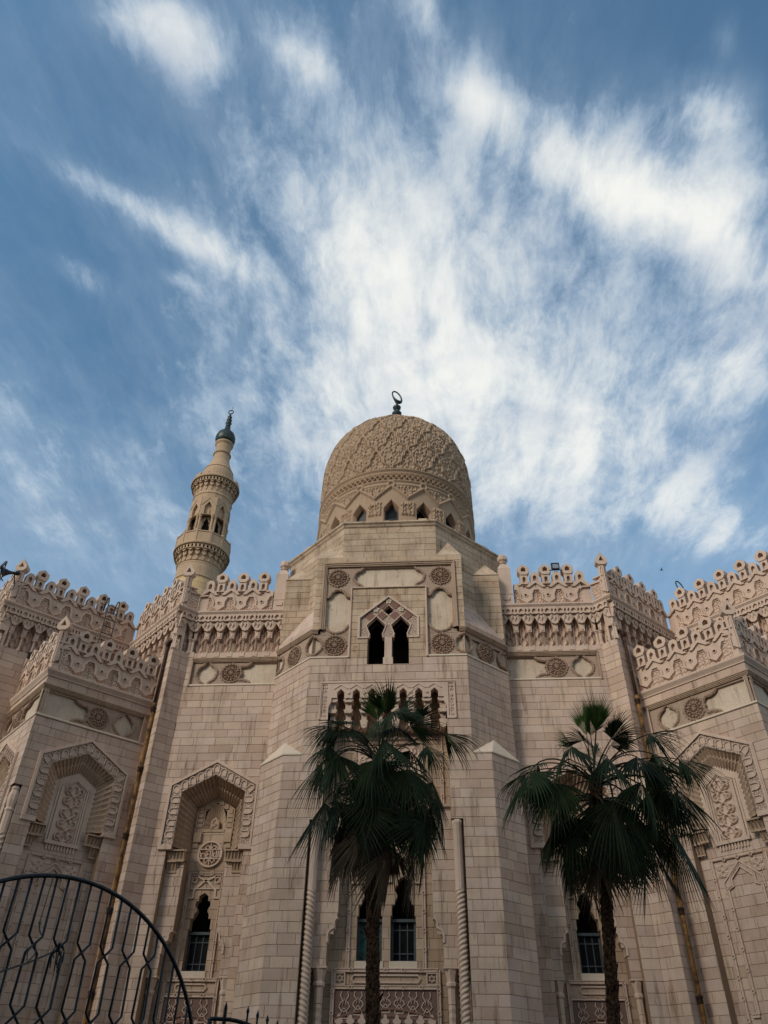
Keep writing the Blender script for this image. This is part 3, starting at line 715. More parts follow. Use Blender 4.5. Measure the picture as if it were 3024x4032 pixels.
# ---- band of medallions and cartouches, z 16.73..17.8 (dz shifts it) -----
def rope_ring(mb, fr, path, d, closed=False, w_=.15):
    mb.strip(fr, path, w_, d-.06, d+.03, closed); mb.strip(fr, path, w_*.35, d, d+.055, closed)
    pts = path if not closed else path+[path[0]]
    for i in range(len(pts)-1):
        a, b = pts[i], pts[i+1]; m_ = ((a[0]+b[0])/2, (a[1]+b[1])/2); l = sqrt((b[0]-a[0])**2+(b[1]-a[1])**2) or 1; nx, ny = -(b[1]-a[1])/l, (b[0]-a[0])/l
        s_ = .5 if i % 2 else -.5; q = (m_[0]+nx*w_*s_*.7, m_[1]+ny*w_*s_*.7); mb.plate(fr, circ(q, .035, 5), d, d+.05)
def teardrop(c, z, r, n=20):
    o = []
    for k in range(n+1):
        a = radians(66)+ (radians(294)-radians(66))*k/n
        o.append((c+r*cos(a+pi/2-pi/2), z+r*sin(a)))
    return o
def half_cart(c, z, r, sg, h=.5):      # open cartouche end: bulge towards sg
    up = [(c-sg*.22, z+h), (c-sg*.10, z+h*.78), (c+sg*.10, z+h*.66)]
    arc = [(c+sg*(.02+r*.95*cos(a)), z+r*.95*sin(a)) for a in np.linspace(radians(52), radians(-52), 9)]
    return up+arc+[(a, 2*z-b) for a, b in up[::-1]]
def onion(c, z, r):      # closed drop with small necks top and bottom
    R = [(.07,r*1.16),(.10,r*.98),(r*.55,r*.80),(r*.86,r*.45),(r*.98,0),(r*.86,-r*.45),(r*.55,-r*.80),(.10,-r*.98),(.07,-r*1.16)]
    return [(c+a, z+b) for a, b in R], [(c-a, z+b) for a, b in R]

# ================================================================= front bay
PORT = [(-2.75,.02),(2.75,.02),(2.75,10.2),(2.32,10.2),(2.32,15.25),(-2.32,15.25),(-2.32,10.2),(-2.75,10.2)]
holes_front = [rect(-2.75,2.75,.02,10.2), rect(-2.32,2.32,10.1,15.25), rect(-.86,.86,16.32,16.9)]
fw = wall('front_wall', FRONT, -3.92, 3.92, 0, 12.6, holes=holes_front, backholes=[PORT],
          outer=[(-3.90,0),(3.90,0),(3.90,12.6),(3.20,12.6),(3.20,16.66),(.86,16.66),(.86,16.32),(-.86,16.32),(-.86,16.66),(-3.20,16.66),(-3.20,12.6),(-3.90,12.6)], depth=1.2)
def more(part, fr, s0, s1, z0, z1, holes=(), zref=16.62, mat=ASH, d=0.0, mean=.78):
    k = len(STONES); wall('', fr, s0, s1, z0, z1, holes=holes, zref=zref, mat=mat, d=d, mean=mean, back=False)
    for i in range(k, len(STONES)): STONES[i] = STONES[i][:6]+(part,)
more(fw, FRONT, -3.22, 3.22, 12.6, 16.62, holes_front)
# upper stage of the bay: panel with the twin window
up = MB()
NOTCH = [(-.86,16.66),(-.86,17.58),(-1.2,17.62),(-1.2,18.5),(0,19.45),(1.2,18.5),(1.2,17.62),(.86,17.58),(.86,16.66)]
up.plate(FRONT, [(-3.22,16.66)]+NOTCH+[(3.22,16.66),(3.22,21.70),(-3.22,21.70)], -.75, -.19)
upw = up.build('window_stage_wall', MORT, MOSQ)
for a, b in ((-3.22,-2.93),(2.93,3.22)):
    m_ = MB(); m_.box(FRONT, a, b, 17.96, 21.42, -.3, -.016); m_.build('pilaster_bed', MORT, upw); more(upw, FRONT, a, b, 17.98, 21.42, zref=17.98, mat=DRUMST)
m_ = MB(); m_.box(FRONT, -3.22, 3.22, 21.40, 21.70, -.7, -.016); m_.build('frieze_bed', MORT, upw); more(upw, FRONT, -3.22, 3.22, 21.42, 21.70, zref=21.42, mat=DRUMST)
m_ = MB(); gw = [rect(-.86,.86,16.6,17.58), gable(0,1.26,17.55,18.55,19.58)]
m_.plate(FRONT, [(-1.60,16.66)]+[(a*1.02, b+.03 if b > 19 else b) for a, b in NOTCH]+[(1.60,16.66),(1.60,20.0),(-1.60,20.0)], -.3, -.016); m_.build('panel_bed', MORT, upw)
more(upw, FRONT, -1.60, 1.60, 16.62, 20.0, gw, zref=16.62, mat=DRUMST)
f_ = MB()
for w_, d_ in ((.10,.035),(.05,.06)): f_.strip(FRONT, [(-1.62,16.64),(-1.62,20.03),(1.62,20.03),(1.62,16.64)], w_, -.2, d_)
f_.strip(FRONT, gable(0,1.25,17.53,18.52,19.56), .10, -.2, .05); f_.strip(FRONT, [(-1.27,17.55),(-.86,17.55)], .07, -.2, .045); f_.strip(FRONT, [(1.27,17.55),(.86,17.55)], .07, -.2, .045)
f_.build('window_mouldings', TRIM, upw)
def op(c): return [(c-.30,17.56),(c+.30,17.56),(c+.31,17.66),(c+.27,17.72),(c+.33,17.88),(c+.43,18.17),(c,18.62),(c-.43,18.17),(c-.33,17.88),(c-.27,17.72),(c-.31,17.66)]
def op_over(c): o_ = op(c); return [o_[0]]+o_[:1:-1]+[o_[1]]
t_ = MB(); t_.plate(FRONT, [(-1.2,17.55)]+op_over(-.52)+op_over(.52)+[(1.2,17.55),(1.2,18.5),(0,19.48),(-1.2,18.5)], -.32, -.05, holes=[[(0,18.66),(.25,18.90),(0,19.14),(-.25,18.90)]])
tymp = t_.build('twin_arch_tracery', CARVE, upw)
for c in (-.52, .52):
    o_ = MB(); o_.strip(FRONT, op(c)[1:]+op(c)[:1], .05, -.3, -.015); o_.build('arch_edging', TRIM, tymp)
for c, z in ((-.28,19.16),(.28,19.16),(-.28,18.62),(.28,18.62),(-.80,18.62),(.80,18.62)):
    q = MB(); r_ = .225; q.plate(FRONT, [(c-r_,z),(c,z-r_),(c+r_,z),(c,z+r_)], -.2, -.025); q.build('maroon_lozenge', MAROON, tymp)
for c, z in ((0,19.34),(-.54,18.93),(.54,18.93)):
    q = MB()
    for a in range(5): an = pi/2+2*pi*a/5; q.plate(FRONT, circ((c+.075*cos(an), z+.075*sin(an)), .062, 7), -.15, -.012)
    q.build('white_palmette', CAPST, tymp)
mu = MB(); mu.box(FRONT, -.20, .20, 16.30, 16.62, -.55, .012); mu.box(FRONT, -.15, .15, 16.6, 17.60, -.5, -.03); mu.build('mullion', TRIM, upw)
v_ = MB(); v_.box(FRONT, -1.5, 1.5, 16.0, 21.6, -1.5, -1.3); v_.box(FRONT, -1.5, 1.5, 19.7, 19.8, -1.5, -.3); v_.box(FRONT, -1.0, 1.0, 16.28, 16.33, -1.3, -.05); v_.build('dark_interior', VOID, upw)
for c in (-.52, .52):
    q = MB(); o2 = [(c-.36,16.35)]+[(c+.36,16.35),(c+.36,17.9),(c+.40,18.1),(c,18.55),(c-.40,18.1),(c-.36,17.9)]
    q.strip(FRONT, o2, .05, -.62, -.5, closed=True); q.build('inner_frame', DFRAME, upw)

# medallion band round bay and wings -----------------------------------
def band_part(fr, s0, s1, z0, z1, name, holes=(), d=-.07):
    m = MB(); m.plate(fr, rect(s0, s1, z0, z1), d-.12, d, holes=[list(h) for h in holes]); p = m.build(name, TERRA, MOSQ)
    q = MB(); q.box(fr, s0, s1, z0, z1, -.22, -.16); q.build('plaster_field', PLAST, p); return p
def med(fr, c, z, r, parent, d=-.07):
    m = MB(); medallion(m, fr, (c, z), r*.90, d+.02); m.build('medallion', TERRAD, parent)
    m = MB(); rope_ring(m, fr, circ((c,z), r, 40), d, True, .07)
    for a in range(4): m.plate(fr, circ((c+r*1.05*cos(a*pi/2), z+r*1.05*sin(a*pi/2)), .055, 8), d, d+.05)
    m.build('medallion_border', TERRAD, parent)
ZM = 17.255
oR, oL = onion(0, ZM, .44)
# front
hs = [[(2.98+0,16.8)]][:0]
side = lambda sg: [(sg*2.74,18.22),(sg*2.62,18.02),(sg*2.45,17.88),(sg*2.21,17.82),(sg*1.97,17.88),(sg*1.80,18.02),(sg*1.68,18.22),(sg*1.68,19.62),(sg*1.84,19.66),(sg*1.93,19.86),(sg*2.05,19.97),(sg*2.21,20.01),(sg*2.37,19.97),(sg*2.49,19.86),(sg*2.58,19.66),(sg*2.74,19.62)]
topc = [(-1.15,20.10),(1.15,20.10),(1.22,20.22),(1.42,20.32),(1.54,20.48),(1.57,20.62),(1.54,20.76),(1.42,20.92),(1.22,21.02),(1.15,21.13),(-1.15,21.13),(-1.22,21.02),(-1.42,20.92),(-1.54,20.76),(-1.57,20.62),(-1.54,20.48),(-1.42,20.32),(-1.22,20.22)]
m = MB(); m.plate(FRONT, rect(-2.88,2.88,20.03,21.18), -.19, -.07, holes=[topc]); fb = m.build('stucco_field', TERRA, upw)
for sg in (-1, 1):
    m = MB(); x0, x1 = sorted((sg*1.62, sg*2.88)); m.plate(FRONT, rect(x0, x1, 17.75, 20.03), -.19, -.07, holes=[side(sg)])
    m.plate(FRONT, [(sg*1.62,16.70),(sg*3.21,16.70),(sg*3.21,ZM-.42),(sg*3.0,ZM-.32),(sg*2.86,ZM-.18),(sg*2.82,ZM),(sg*2.86,ZM+.18),(sg*3.0,ZM+.32),(sg*3.21,ZM+.42),(sg*3.21,17.80),(sg*2.88,17.80),(sg*2.88,17.76),(sg*1.62,17.76)], -.19, -.07); m.build('stucco_panel', TERRA, fb)
q = MB(); q.box(FRONT, -2.88, 2.88, 20.0, 21.18, -.24, -.165); q.build('plaster_field', PLAST, fb)
for sg in (-1, 1):
    q = MB(); q.box(FRONT, min(sg*1.6,sg*2.88), max(sg*1.6,sg*2.88), 17.7, 20.0, -.24, -.165); q.box(FRONT, min(sg*1.6,sg*3.21), max(sg*1.6,sg*3.21), 16.68, 17.7, -.24, -.165); q.build('plaster_field', PLAST, fb)
for sg in (-1, 1):
    med(FRONT, sg*2.26, 20.63, .43, fb); med(FRONT, sg*2.24, ZM, .45, fb)
    q = MB(); sd_ = side(sg); rope_ring(q, FRONT, sd_[:7], -.07, w_=.11); q.build('cartouche_border', TERRAD, fb); q = MB(); rope_ring(q, FRONT, sd_[7:], -.07, w_=.11)
    q.build('cartouche_border', TERRAD, fb); q = MB(); rope_ring(q, FRONT, [(sg*3.20,ZM+.47),(sg*2.98,ZM+.37),(sg*2.81,ZM+.20),(sg*2.76,ZM),(sg*2.81,ZM-.20),(sg*2.98,ZM-.37),(sg*3.20,ZM-.47)], -.07, w_=.11)
    q.build('cartouche_border', TERRAD, fb); q = MB(); rope_ring(q, FRONT, [(sg*abs(a), b) for a, b in topc[1:10]], -.07, w_=.11); q.build('cartouche_border', TERRAD, fb)
for c in (-2.27, 2.27):
    pass
# frame mouldings of the stage
q = MB(); pth = [(-2.93,17.98),(-2.93,21.37),(2.93,21.37),(2.93,17.98)]
for w_, d_ in ((.09,.085),(.17,.05),(.24,.015)): q.strip(FRONT, [(a*(1-(w_/2)/2.93*.9), b-(w_/2-.04) if b > 20 else b) for a, b in pth], w_, -.2, d_)
q.build('stage_frame', DARKST, upw)

for sg in (-1, 1):
    chU = fr_((3.22,FY), (5.0,29.73), sg); chL = fr_((3.92,FY), (5.0,29.03), sg); L = chU.L/2
    wl = wall('bay_chamfer_wall', chU, -L, L, 12.0, 16.62, depth=.3)
    wb = wall('buttress_wall', chL, -chL.L/2, chL.L/2, 0, 12.6, depth=.3)
    # inner end of the chamfer frame (front corner) is at s = -L for the right side, +L for the left
    fe = -sg*L
    nose = [(fe,ZM+.42),(fe+sg*.20,ZM+.32),(fe+sg*.34,ZM+.18),(fe+sg*.38,ZM),(fe+sg*.34,ZM-.18),(fe+sg*.20,ZM-.32),(fe,ZM-.42)]
    hc = half_cart(-fe-sg*.02, ZM, .44, -sg, .5)
    hcp = [(a if (a-(-fe))*sg <= -.01 else -fe-sg*.01, b) for a, b in hc]
    b_ = band_part(chU, -L+.004, L-.004, 16.70, 17.80, 'chamfer_band', holes=[[(a+sg*.012, b) for a, b in nose], [(-fe-sg*.02,16.78)]+[(max(-L+.02,min(L-.02,a-sg*.0)), b) for a, b in hcp[::-1]][1:-1]+[(-fe-sg*.02,17.73)]])
    med(chU, sg*.02, ZM, .44, b_)
    q = MB(); rope_ring(q, chU, [(fe,ZM+.47),(fe+sg*.22,ZM+.37),(fe+sg*.39,ZM+.20),(fe+sg*.44,ZM),(fe+sg*.39,ZM-.20),(fe+sg*.22,ZM-.37),(fe,ZM-.47)], -.07, w_=.11)
    q.build('cartouche_border', TERRAD, b_); q = MB(); rope_ring(q, chU, [(max(-L,min(L,a)), b) for a, b in hc], -.07, w_=.11); q.build('cartouche_border', TERRAD, b_)
    # plain strip and weathering above the band moulding
    q = MB(); q.box(chU, -L, L, 17.96, 18.25, -.3, 0); q.build('band_blocking', ASH, MOSQ)
    q = MB(); e1, e2 = (sg*3.22,FY,18.25), (sg*5.0,29.73,18.25)
    q.poly([e1, e2, (sg*3.80,29.66,19.75), (sg*3.04,28.92,19.75)] if sg > 0 else [e2, e1, (sg*3.04,28.92,19.75), (sg*3.80,29.66,19.75)])
    q.poly([e2, (sg*5.0,30.2,18.25), (sg*4.97,30.2,19.0), (sg*4.97,29.66,18.9), (sg*3.80,29.66,19.75)]); q.build('weathering_slope', ASH, MOSQ)
    # drum 45 degree face, corner block, broaches
    d45 = fr_((2.12,27.97), (5.14,30.99), sg)
    wall('drum_face', d45, -d45.L/2, d45.L/2, 21.70, 23.46, mat=DRUMST, zref=17.98, depth=.4)
    d4l = fr_((2.95,28.80), (5.14,30.99), sg); wall('drum_face', d4l, -d4l.L/2, d4l.L/2, 18.2, 21.70, mat=DRUMST, zref=17.98, depth=.4)
    cb = fr_((3.62,29.65), (4.97,29.65), sg)
    wall('corner_block_wall', cb, -cb.L/2, cb.L/2, 18.3, 21.70, mat=DRUMST, zref=17.98, depth=1.2)
    q = MB(); A_, B_, C_, T_ = (sg*2.12,27.96,21.705), (sg*3.22,27.96,21.705), (sg*3.22,29.09,21.705), (sg*2.66,28.53,22.82)
    q.poly([A_, B_, T_]); q.poly([B_, C_, T_]); q.build('broach', DRUMST, MOSQ); q = MB(); A2, B2, C2, T2 = (sg*3.76,29.64,21.705), (sg*4.98,29.64,21.705), (sg*4.98,30.86,21.705), (sg*4.40,30.27,22.72)
    q.poly([A2, B2, T2]); q.poly([B2, C2, T2]); q.build('broach', DRUMST, MOSQ)
    # pyramid cap over the buttress
    q = MB(); b0, b1, b2, b3, tp = (sg*3.22,FY-.02,12.62), (sg*3.95,FY-.03,12.62), (sg*5.03,29.02,12.62), (sg*5.03,29.75,12.62), (sg*4.11,28.84,13.42)
    for a, b in ((b0,b1),(b1,b2),(b2,b3)): q.poly([a, b, tp])
    for a, b in ((b0,b1),(b1,b2),(b2,b3)): q.poly([(a[0],a[1],12.57), (b[0],b[1],12.57), b, a])
    q.poly([(p[0],p[1],12.57) for p in (b0,b1,b2,b3)]); q.build('buttress_cap', CAPST, MOSQ)
    q = MB(); q.add([(sg*5.0,29.03,0),(sg*5.0,30.6,0),(sg*5.0,30.6,12.6),(sg*5.0,29.03,12.6)], [(0,1,2,3)]); q.add([(sg*5.0,29.73,12.6),(sg*5.0,30.6,12.6),(sg*5.0,30.6,18.25),(sg*5.0,29.73,18.25)], [(0,1,2,3)])
    q.add([(sg*4.97,29.65,18.25),(sg*4.97,31.2,18.25),(sg*4.97,31.2,21.70),(sg*4.97,29.65,21.70)], [(0,1,2,3)]); q.build('bay_side_wall', ASH, MOSQ)
dfront = FR((0,27.97), (0,-1)); wall('drum_face', dfront, -2.12, 2.12, 21.70, 23.46, mat=DRUMST, zref=21.70, depth=.4, mean=.72)
# mouldings swept round the bay
bay = [(-5.0,30.25),(-5.0,29.73),(-3.22,FY),(-2.98,FY)]; bay_r = [(-a,b) for a, b in bay[::-1]]
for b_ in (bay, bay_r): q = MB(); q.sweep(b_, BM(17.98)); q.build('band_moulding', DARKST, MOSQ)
for b_ in ([(-5.0,30.25),(-5.0,29.73),(-3.22,FY),(-1.66,FY)], [(1.66,FY),(3.22,FY),(5.0,29.73),(5.0,30.25)]): q = MB(); q.sweep(b_, SM(16.64)); q.build('band_sill', CAPST, MOSQ)
oc = [(2.12,27.97),(5.14,30.99),(5.14,35.25),(2.12,38.27),(-2.12,38.27),(-5.14,35.25),(-5.14,30.99),(-2.12,27.97)]
q = MB(); q.sweep(oc, [(-.05,23.40),(.03,23.42),(.06,23.48),(.06,23.51),(.14,23.59),(.14,23.66),(.10,23.69),(-.5,23.80),(-1.2,23.86)], closed=True); q.build('drum_cornice', DRUMST, MOSQ)
q = MB()      # broken coping stones on the drum edge
for i in range(8):
    a, b = oc[i], oc[(i+1) % 8]
    l = sqrt((a[0]-b[0])**2+(a[1]-b[1])**2); f = FR(a, ((b[1]-a[1])/l, -(b[0]-a[0])/l)); s = 0
    while s < l:
        e_ = min(l, s+random.uniform(.2,.7))
        if random.random() < .8: q.block(f, rect(s, e_, 23.66, 23.69+random.uniform(.01,.10)), -.55, random.uniform(-.06,.13), .012, random.random())
        s = e_
q.build('broken_coping', DRUMST, MOSQ, kind='stuff')

# ================================================================= portal recess
q = MB(); outer = [(-2.66,13.98),(-2.32,13.98),(-2.32,14.52),(-2.20,14.72),(-2.20,14.98),(-2.04,15.18),(2.04,15.18),(2.20,14.98),(2.20,14.72),(2.32,14.52),(2.32,13.98),(2.66,13.98),(2.66,15.52),(-2.66,15.52)]
pitch = .62
def npent(c, w_, z0, z1, z2): return [(c-w_,z0),(c+w_,z0),(c+w_,z1),(c,z2),(c-w_,z1)]
pf = [(-2.66,13.95),(-2.32,13.95),(-2.32,14.50),(-2.22,14.70),(-2.22,14.86)]
for i in range(7):
    c = (i-3)*pitch; pf += [(c-.145,14.86),(c-.145,15.10),(c,15.24),(c+.145,15.10),(c+.145,14.86)]
    if i < 6: m0 = c+pitch/2; pf += [(c+.20,14.82),(m0-.03,14.85),(m0+.03,14.85),(m0+pitch/2-.20,14.82)]
pf += [(2.22,14.86),(2.22,14.70),(2.32,14.50),(2.32,13.95),(2.66,13.95),(2.66,15.52),(-2.66,15.52)]
q.plate(FRONT, pf, -.30, .035, holes=[rect(-2.60,-2.40,14.06,15.44), rect(2.40,2.60,14.06,15.44)])
q.strip(FRONT, [(-2.66,13.96),(-2.66,15.52),(2.66,15.52),(2.66,13.96)], .06, -.1, .06)
for i in range(6):      # little bosses between the niches, carved frieze above
    q.plate(FRONT, circ(((i-2.5)*pitch,15.06), .065, 6), 0, .07)
for i in range(7): q.strip(FRONT, [((i-3)*pitch-.28,15.24),((i-3)*pitch,15.42),((i-3)*pitch+.28,15.24)], .05, 0, .06)
ph = q.build('portal_hood', TRIM, MOSQ)
for sg in (-1, 1):
    a_ = MB(); a_.box(FRONT, min(sg*2.39,sg*2.61), max(sg*2.39,sg*2.61), 14.05, 15.45, -.2, -.09)
    for k in range(7): a_.strip(FRONT, [(sg*2.50+(.075-.011*m_)*cos(m_*.7), 14.16+k*.197+(.085-.012*m_)*sin(m_*.7)*(1 if k % 2 else -1)) for m_ in range(7)], .036, -.1, .03)
    a_.build('scroll_panel', TRIM, ph)
for i in range(8):      # hanging tiers between the niches
    c = (i-3.5)*pitch
    if abs(c) > 2.2: c = c/abs(c)*2.20
    t_ = MB()
    t_.plate(FRONT, [(c-.17,14.86),(c+.17,14.86),(c+.20,14.78),(c+.13,14.70),(c-.13,14.70),(c-.20,14.78)], -.65, -.02)
    t_.box(FRONT, c-.12, c+.12, 14.36, 14.72, -.75, -.14); t_.plate(FRONT, [(c-.19,14.42),(c+.19,14.42),(c+.12,14.28),(c-.12,14.28)], -.75, -.10)
    t_.box(FRONT, c-.10, c+.10, 13.96, 14.30, -.8, -.26); t_.plate(FRONT, [(c-.15,14.03),(c+.15,14.03),(c+.10,13.74),(c,13.68),(c-.10,13.74)], -.85, -.22)
    t_.plate(FRONT, [(c-.05,13.82),(c+.05,13.82),(c,13.92)], -.25, -.205)
    t_.build('hanging_corbel', TRIM, ph)
for i in range(7):
    c = (i-3)*pitch; t_ = MB(); S, Z = np.meshgrid(np.linspace(c-.22, c+.22, 17), np.linspace(13.72, 14.75, 26)); u = (S-c)/.22; v = (Z-13.72)/1.03
    a = np.abs(u)-(.15+.55*np.abs(np.sin(2.4*pi*v))*(1-.6*v)); t_.grid(FRONT, S, Z, -.62+.09*np.clip(1-np.abs(a)/.2, 0, 1)**.6); t_.build('niche_panel', TERRA if False else DARKST, ph)
t_ = MB(); t_.box(FRONT, -2.34, 2.34, 13.70, 15.4, -.95, -.66); t_.build('hood_back', DARKST, ph)
# jamb wall and back wall
J = [(2.745,.03),(2.745,5.70),(1.92,5.70),(1.92,6.60),(1.84,6.74),(1.72,6.80),(1.70,7.06),(1.62,7.10),(1.60,7.5),(1.60,10.5)]
jh = [(-J[0][0],.03)]+J+[(-a,b) for a, b in J[::-1]][:-1]
def jamb(name, fr, J_, top, d, outer_s, mean, holes):
    for k in (-1, 1):
        pl = [(k*a, b) for a, b in J_[1:-1]]+[(k*J_[-1][0], top), (k*outer_s, top), (k*outer_s, J_[1][1])]
        mb = MB(); mb.plate(fr, pl if k < 0 else pl[::-1], d-.52, d-.016); p = mb.build(name, MORT, MOSQ)
        more(p, fr, min(k*.5, k*outer_s), max(k*.5, k*outer_s), J_[1][1], top, holes, d=d, mean=mean)
jamb('portal_jamb_wall', FRONT, J, 10.68, -.35, 2.745, .72, [rect(-1.92,1.92,5.6,6.6), rect(-1.72,1.72,6.5,7.08), rect(-1.6,1.6,7,10.9)])
q = MB(); q.sweep([(-2.32,FY+.35),(-1.6,FY+.35)], [(-.1,10.66),(.1,10.7),(.13,10.8),(-.1,10.86)]); q.sweep([(1.6,FY+.35),(2.32,FY+.35)], [(-.1,10.66),(.1,10.7),(.13,10.8),(-.1,10.86)]); q.build('jamb_capping', TRIM, MOSQ)
for sg in (-1, 1):      # curled corbel brackets on the jambs
    q = MB(); q.strip(FRONT, [(sg*1.93,6.36),(sg*1.93,6.62),(sg*1.86,6.74),(sg*1.74,6.80)], .07, -.75, -.31); q.strip(FRONT, [(sg*1.73,6.78),(sg*1.72,7.0),(sg*1.66,7.08),(sg*1.6,7.10)], .06, -.75, -.32); q.build('jamb_bracket', TRIM, MOSQ)
BK = FRONT.shift(0, -.85)
hw_ = [win_outline(-.57), win_outline(.57)]
hc_ = [[rect(c-.43,c+.43,5.9,7.24), rect(c-.39,c+.39,7.2,7.6), rect(c-.285,c+.285,7.6,8.2), [(c-.175,8.15),(c+.175,8.15),(c+.175,8.37),(c,8.48),(c-.175,8.37)]] for c in (-.57,.57)]
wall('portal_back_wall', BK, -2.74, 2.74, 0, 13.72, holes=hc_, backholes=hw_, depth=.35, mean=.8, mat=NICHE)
window(BK, -.57, 0, green=True); window(BK, .57, 0)
q = MB()
knot_strip(q, BK, [(-1.28,5.66),(-1.28,9.1),(-1.28,13.3),(1.28,13.3),(1.28,9.1),(1.28,5.66)], .02); knot_strip(q, BK, [(-2.05,9.0),(-2.05,13.5),(2.05,13.5),(2.05,9.0)], .02)
knot_strip(q, BK, [(-1.72,5.64),(1.72,5.64)], .03); knot_strip(q, BK, [(-1.72,5.16),(1.72,5.16)], .03); knot_strip(q, BK, [(-1.72,0.2),(-1.72,5.66)], .03); knot_strip(q, BK, [(1.72,5.66),(1.72,.2)], .03)
q.strip(BK, [(-1.05,5.30),(-1.12,5.40),(-1.05,5.50),(1.05,5.50),(1.12,5.40),(1.05,5.30)], .05, 0, .05, closed=True)
for sg in (-1, 1):
    q.strip(BK, rect(sg*1.5-.16, sg*1.5+.16, 5.24, 5.56), .05, 0, .06, closed=True); q.strip(BK, star(sg*1.5,5.40,.11), .035, 0, .05, closed=True)
    q.strip(BK, [(sg*1.25,8.28),(sg*.98,8.28),(sg*.98,8.72),(sg*.60,9.20),(sg*.30,8.86),(sg*.16,8.60),(sg*.16,8.32),(0,8.32)], .07, 0, .07)
q.strip(BK, [(-1.3,11.0),(0,11.9),(1.3,11.0)], .10, 0, .08); q.strip(BK, [(-1.3,10.75),(0,11.6),(1.3,10.75)], .06, 0, .06)
q.build('interlaced_moulding', TRIM, MOSQ)
for sg in (-1, 1): q = MB(); arab_panel(q, BK, min(sg*.08,sg*1.22), max(sg*.08,sg*1.22), 12.1, 13.2, .01, .07, step=.36, w=.04, res=.035); q.build('spandrel_carving', TRIM, MOSQ)
q = MB(); q.strip(BK, circ((0,9.75), .62, 12), .07, 0, .07, closed=True); q.strip(BK, star(0,9.75,.5,8), .05, 0, .06, closed=True); q.build('knot_rosette', TRIM, MOSQ)
def dark_dado(fr, c, hw, n, d=.02, ztop=5.10):
    q = MB(); q.box(fr, c-hw, c+hw, 4.02, ztop, -.1, d); p = q.build('dado_panel', DPANEL, MOSQ)
    for i in range(n):
        s = c+(i-(n-1)/2)*(2*hw*.93/(n)); arch = .22*((s-c)/hw)**2; z0 = ztop-.62-arch*1.2; q = MB(); h = ztop-.06-z0
        prof = [(0,0),(.15,0),(.13,.12),(.07,.26),(.17,.42),(.13,.56),(.05,.66),(.13,.82),(.10,1),(0,1)]
        L_p = [(s+a, z0+b*h) for a, b in prof]; R_p = [(s-a, z0+b*h) for a, b in prof[::-1]]
        q.strip(fr, L_p[1:-1], .028, d, d+.03); q.strip(fr, R_p[1:-1], .028, d, d+.03); q.strip(fr, [(s-.15,z0),(s+.15,z0)], .028, d, d+.03); q.strip(fr, circ((s,z0+h*.3),.05,7), .022, d, d+.03, closed=True); q.strip(fr, [(s-.06,z0+h*.5),(s,z0+h*.75),(s+.06,z0+h*.5)], .022, d, d+.03)
        q.build('inlaid_ornament', TRIM, p)
    q = MB(); ar = [(c+hw*t, ztop-.52-.30*t*t) for t in np.linspace(-1, 1, 15)]; q.strip(fr, ar, .05, d, d+.04); q.strip(fr, [(a,b-.16) for a, b in ar], .10, d, d+.025); q.build('segmental_arch', MAROON, p)
    m_ = max(3, round(2*hw/.37))
    for i in range(m_):
        s = c+(i-(m_-1)/2)*.37; q = MB(); z0 = ztop-.66
        prof = [(0,0),(.05,-.05),(.06,-.12),(.13,-.17),(.13,-.23),(.07,-.27),(.07,-.33),(.12,-.45),(.12,-.60),(.05,-.66),(.12,-.75),(.12,-1.0)]
        q.plate(fr, [(s-a,z0+b) for a, b in prof[::-1]]+[(s+a,z0+b) for a, b in prof[1:]], d-.02, d+.035); q.build('trefoil_inlay', TRIM, p)
dark_dado(BK, 0, 1.66, 7)
for sg in (-1, 1):
    small_column(FRONT, sg*2.14, -.56, 5.70, 0.2, .14, 'jamb_column')
    q = MB(); cpt = FRONT.p(sg*2.53, 0, -.19); R_ = .15
    pr = [(R_,z) for z in np.linspace(2.6, 7.9, 330)]; q.lathe(cpt, [(R_,.1),(R_,2.6)], 36); q.lathe(cpt, pr, 36, lobes=3, lobe_amp=.13, twist=-14.0*sg)
    q.lathe(cpt, [(R_,7.9),(R_,10.0),(R_*1.2,10.06),(R_*1.25,10.18)], 40, lobes=10, lobe_amp=.05); q.build('spiral_column', TRIM, MOSQ, smooth=True)

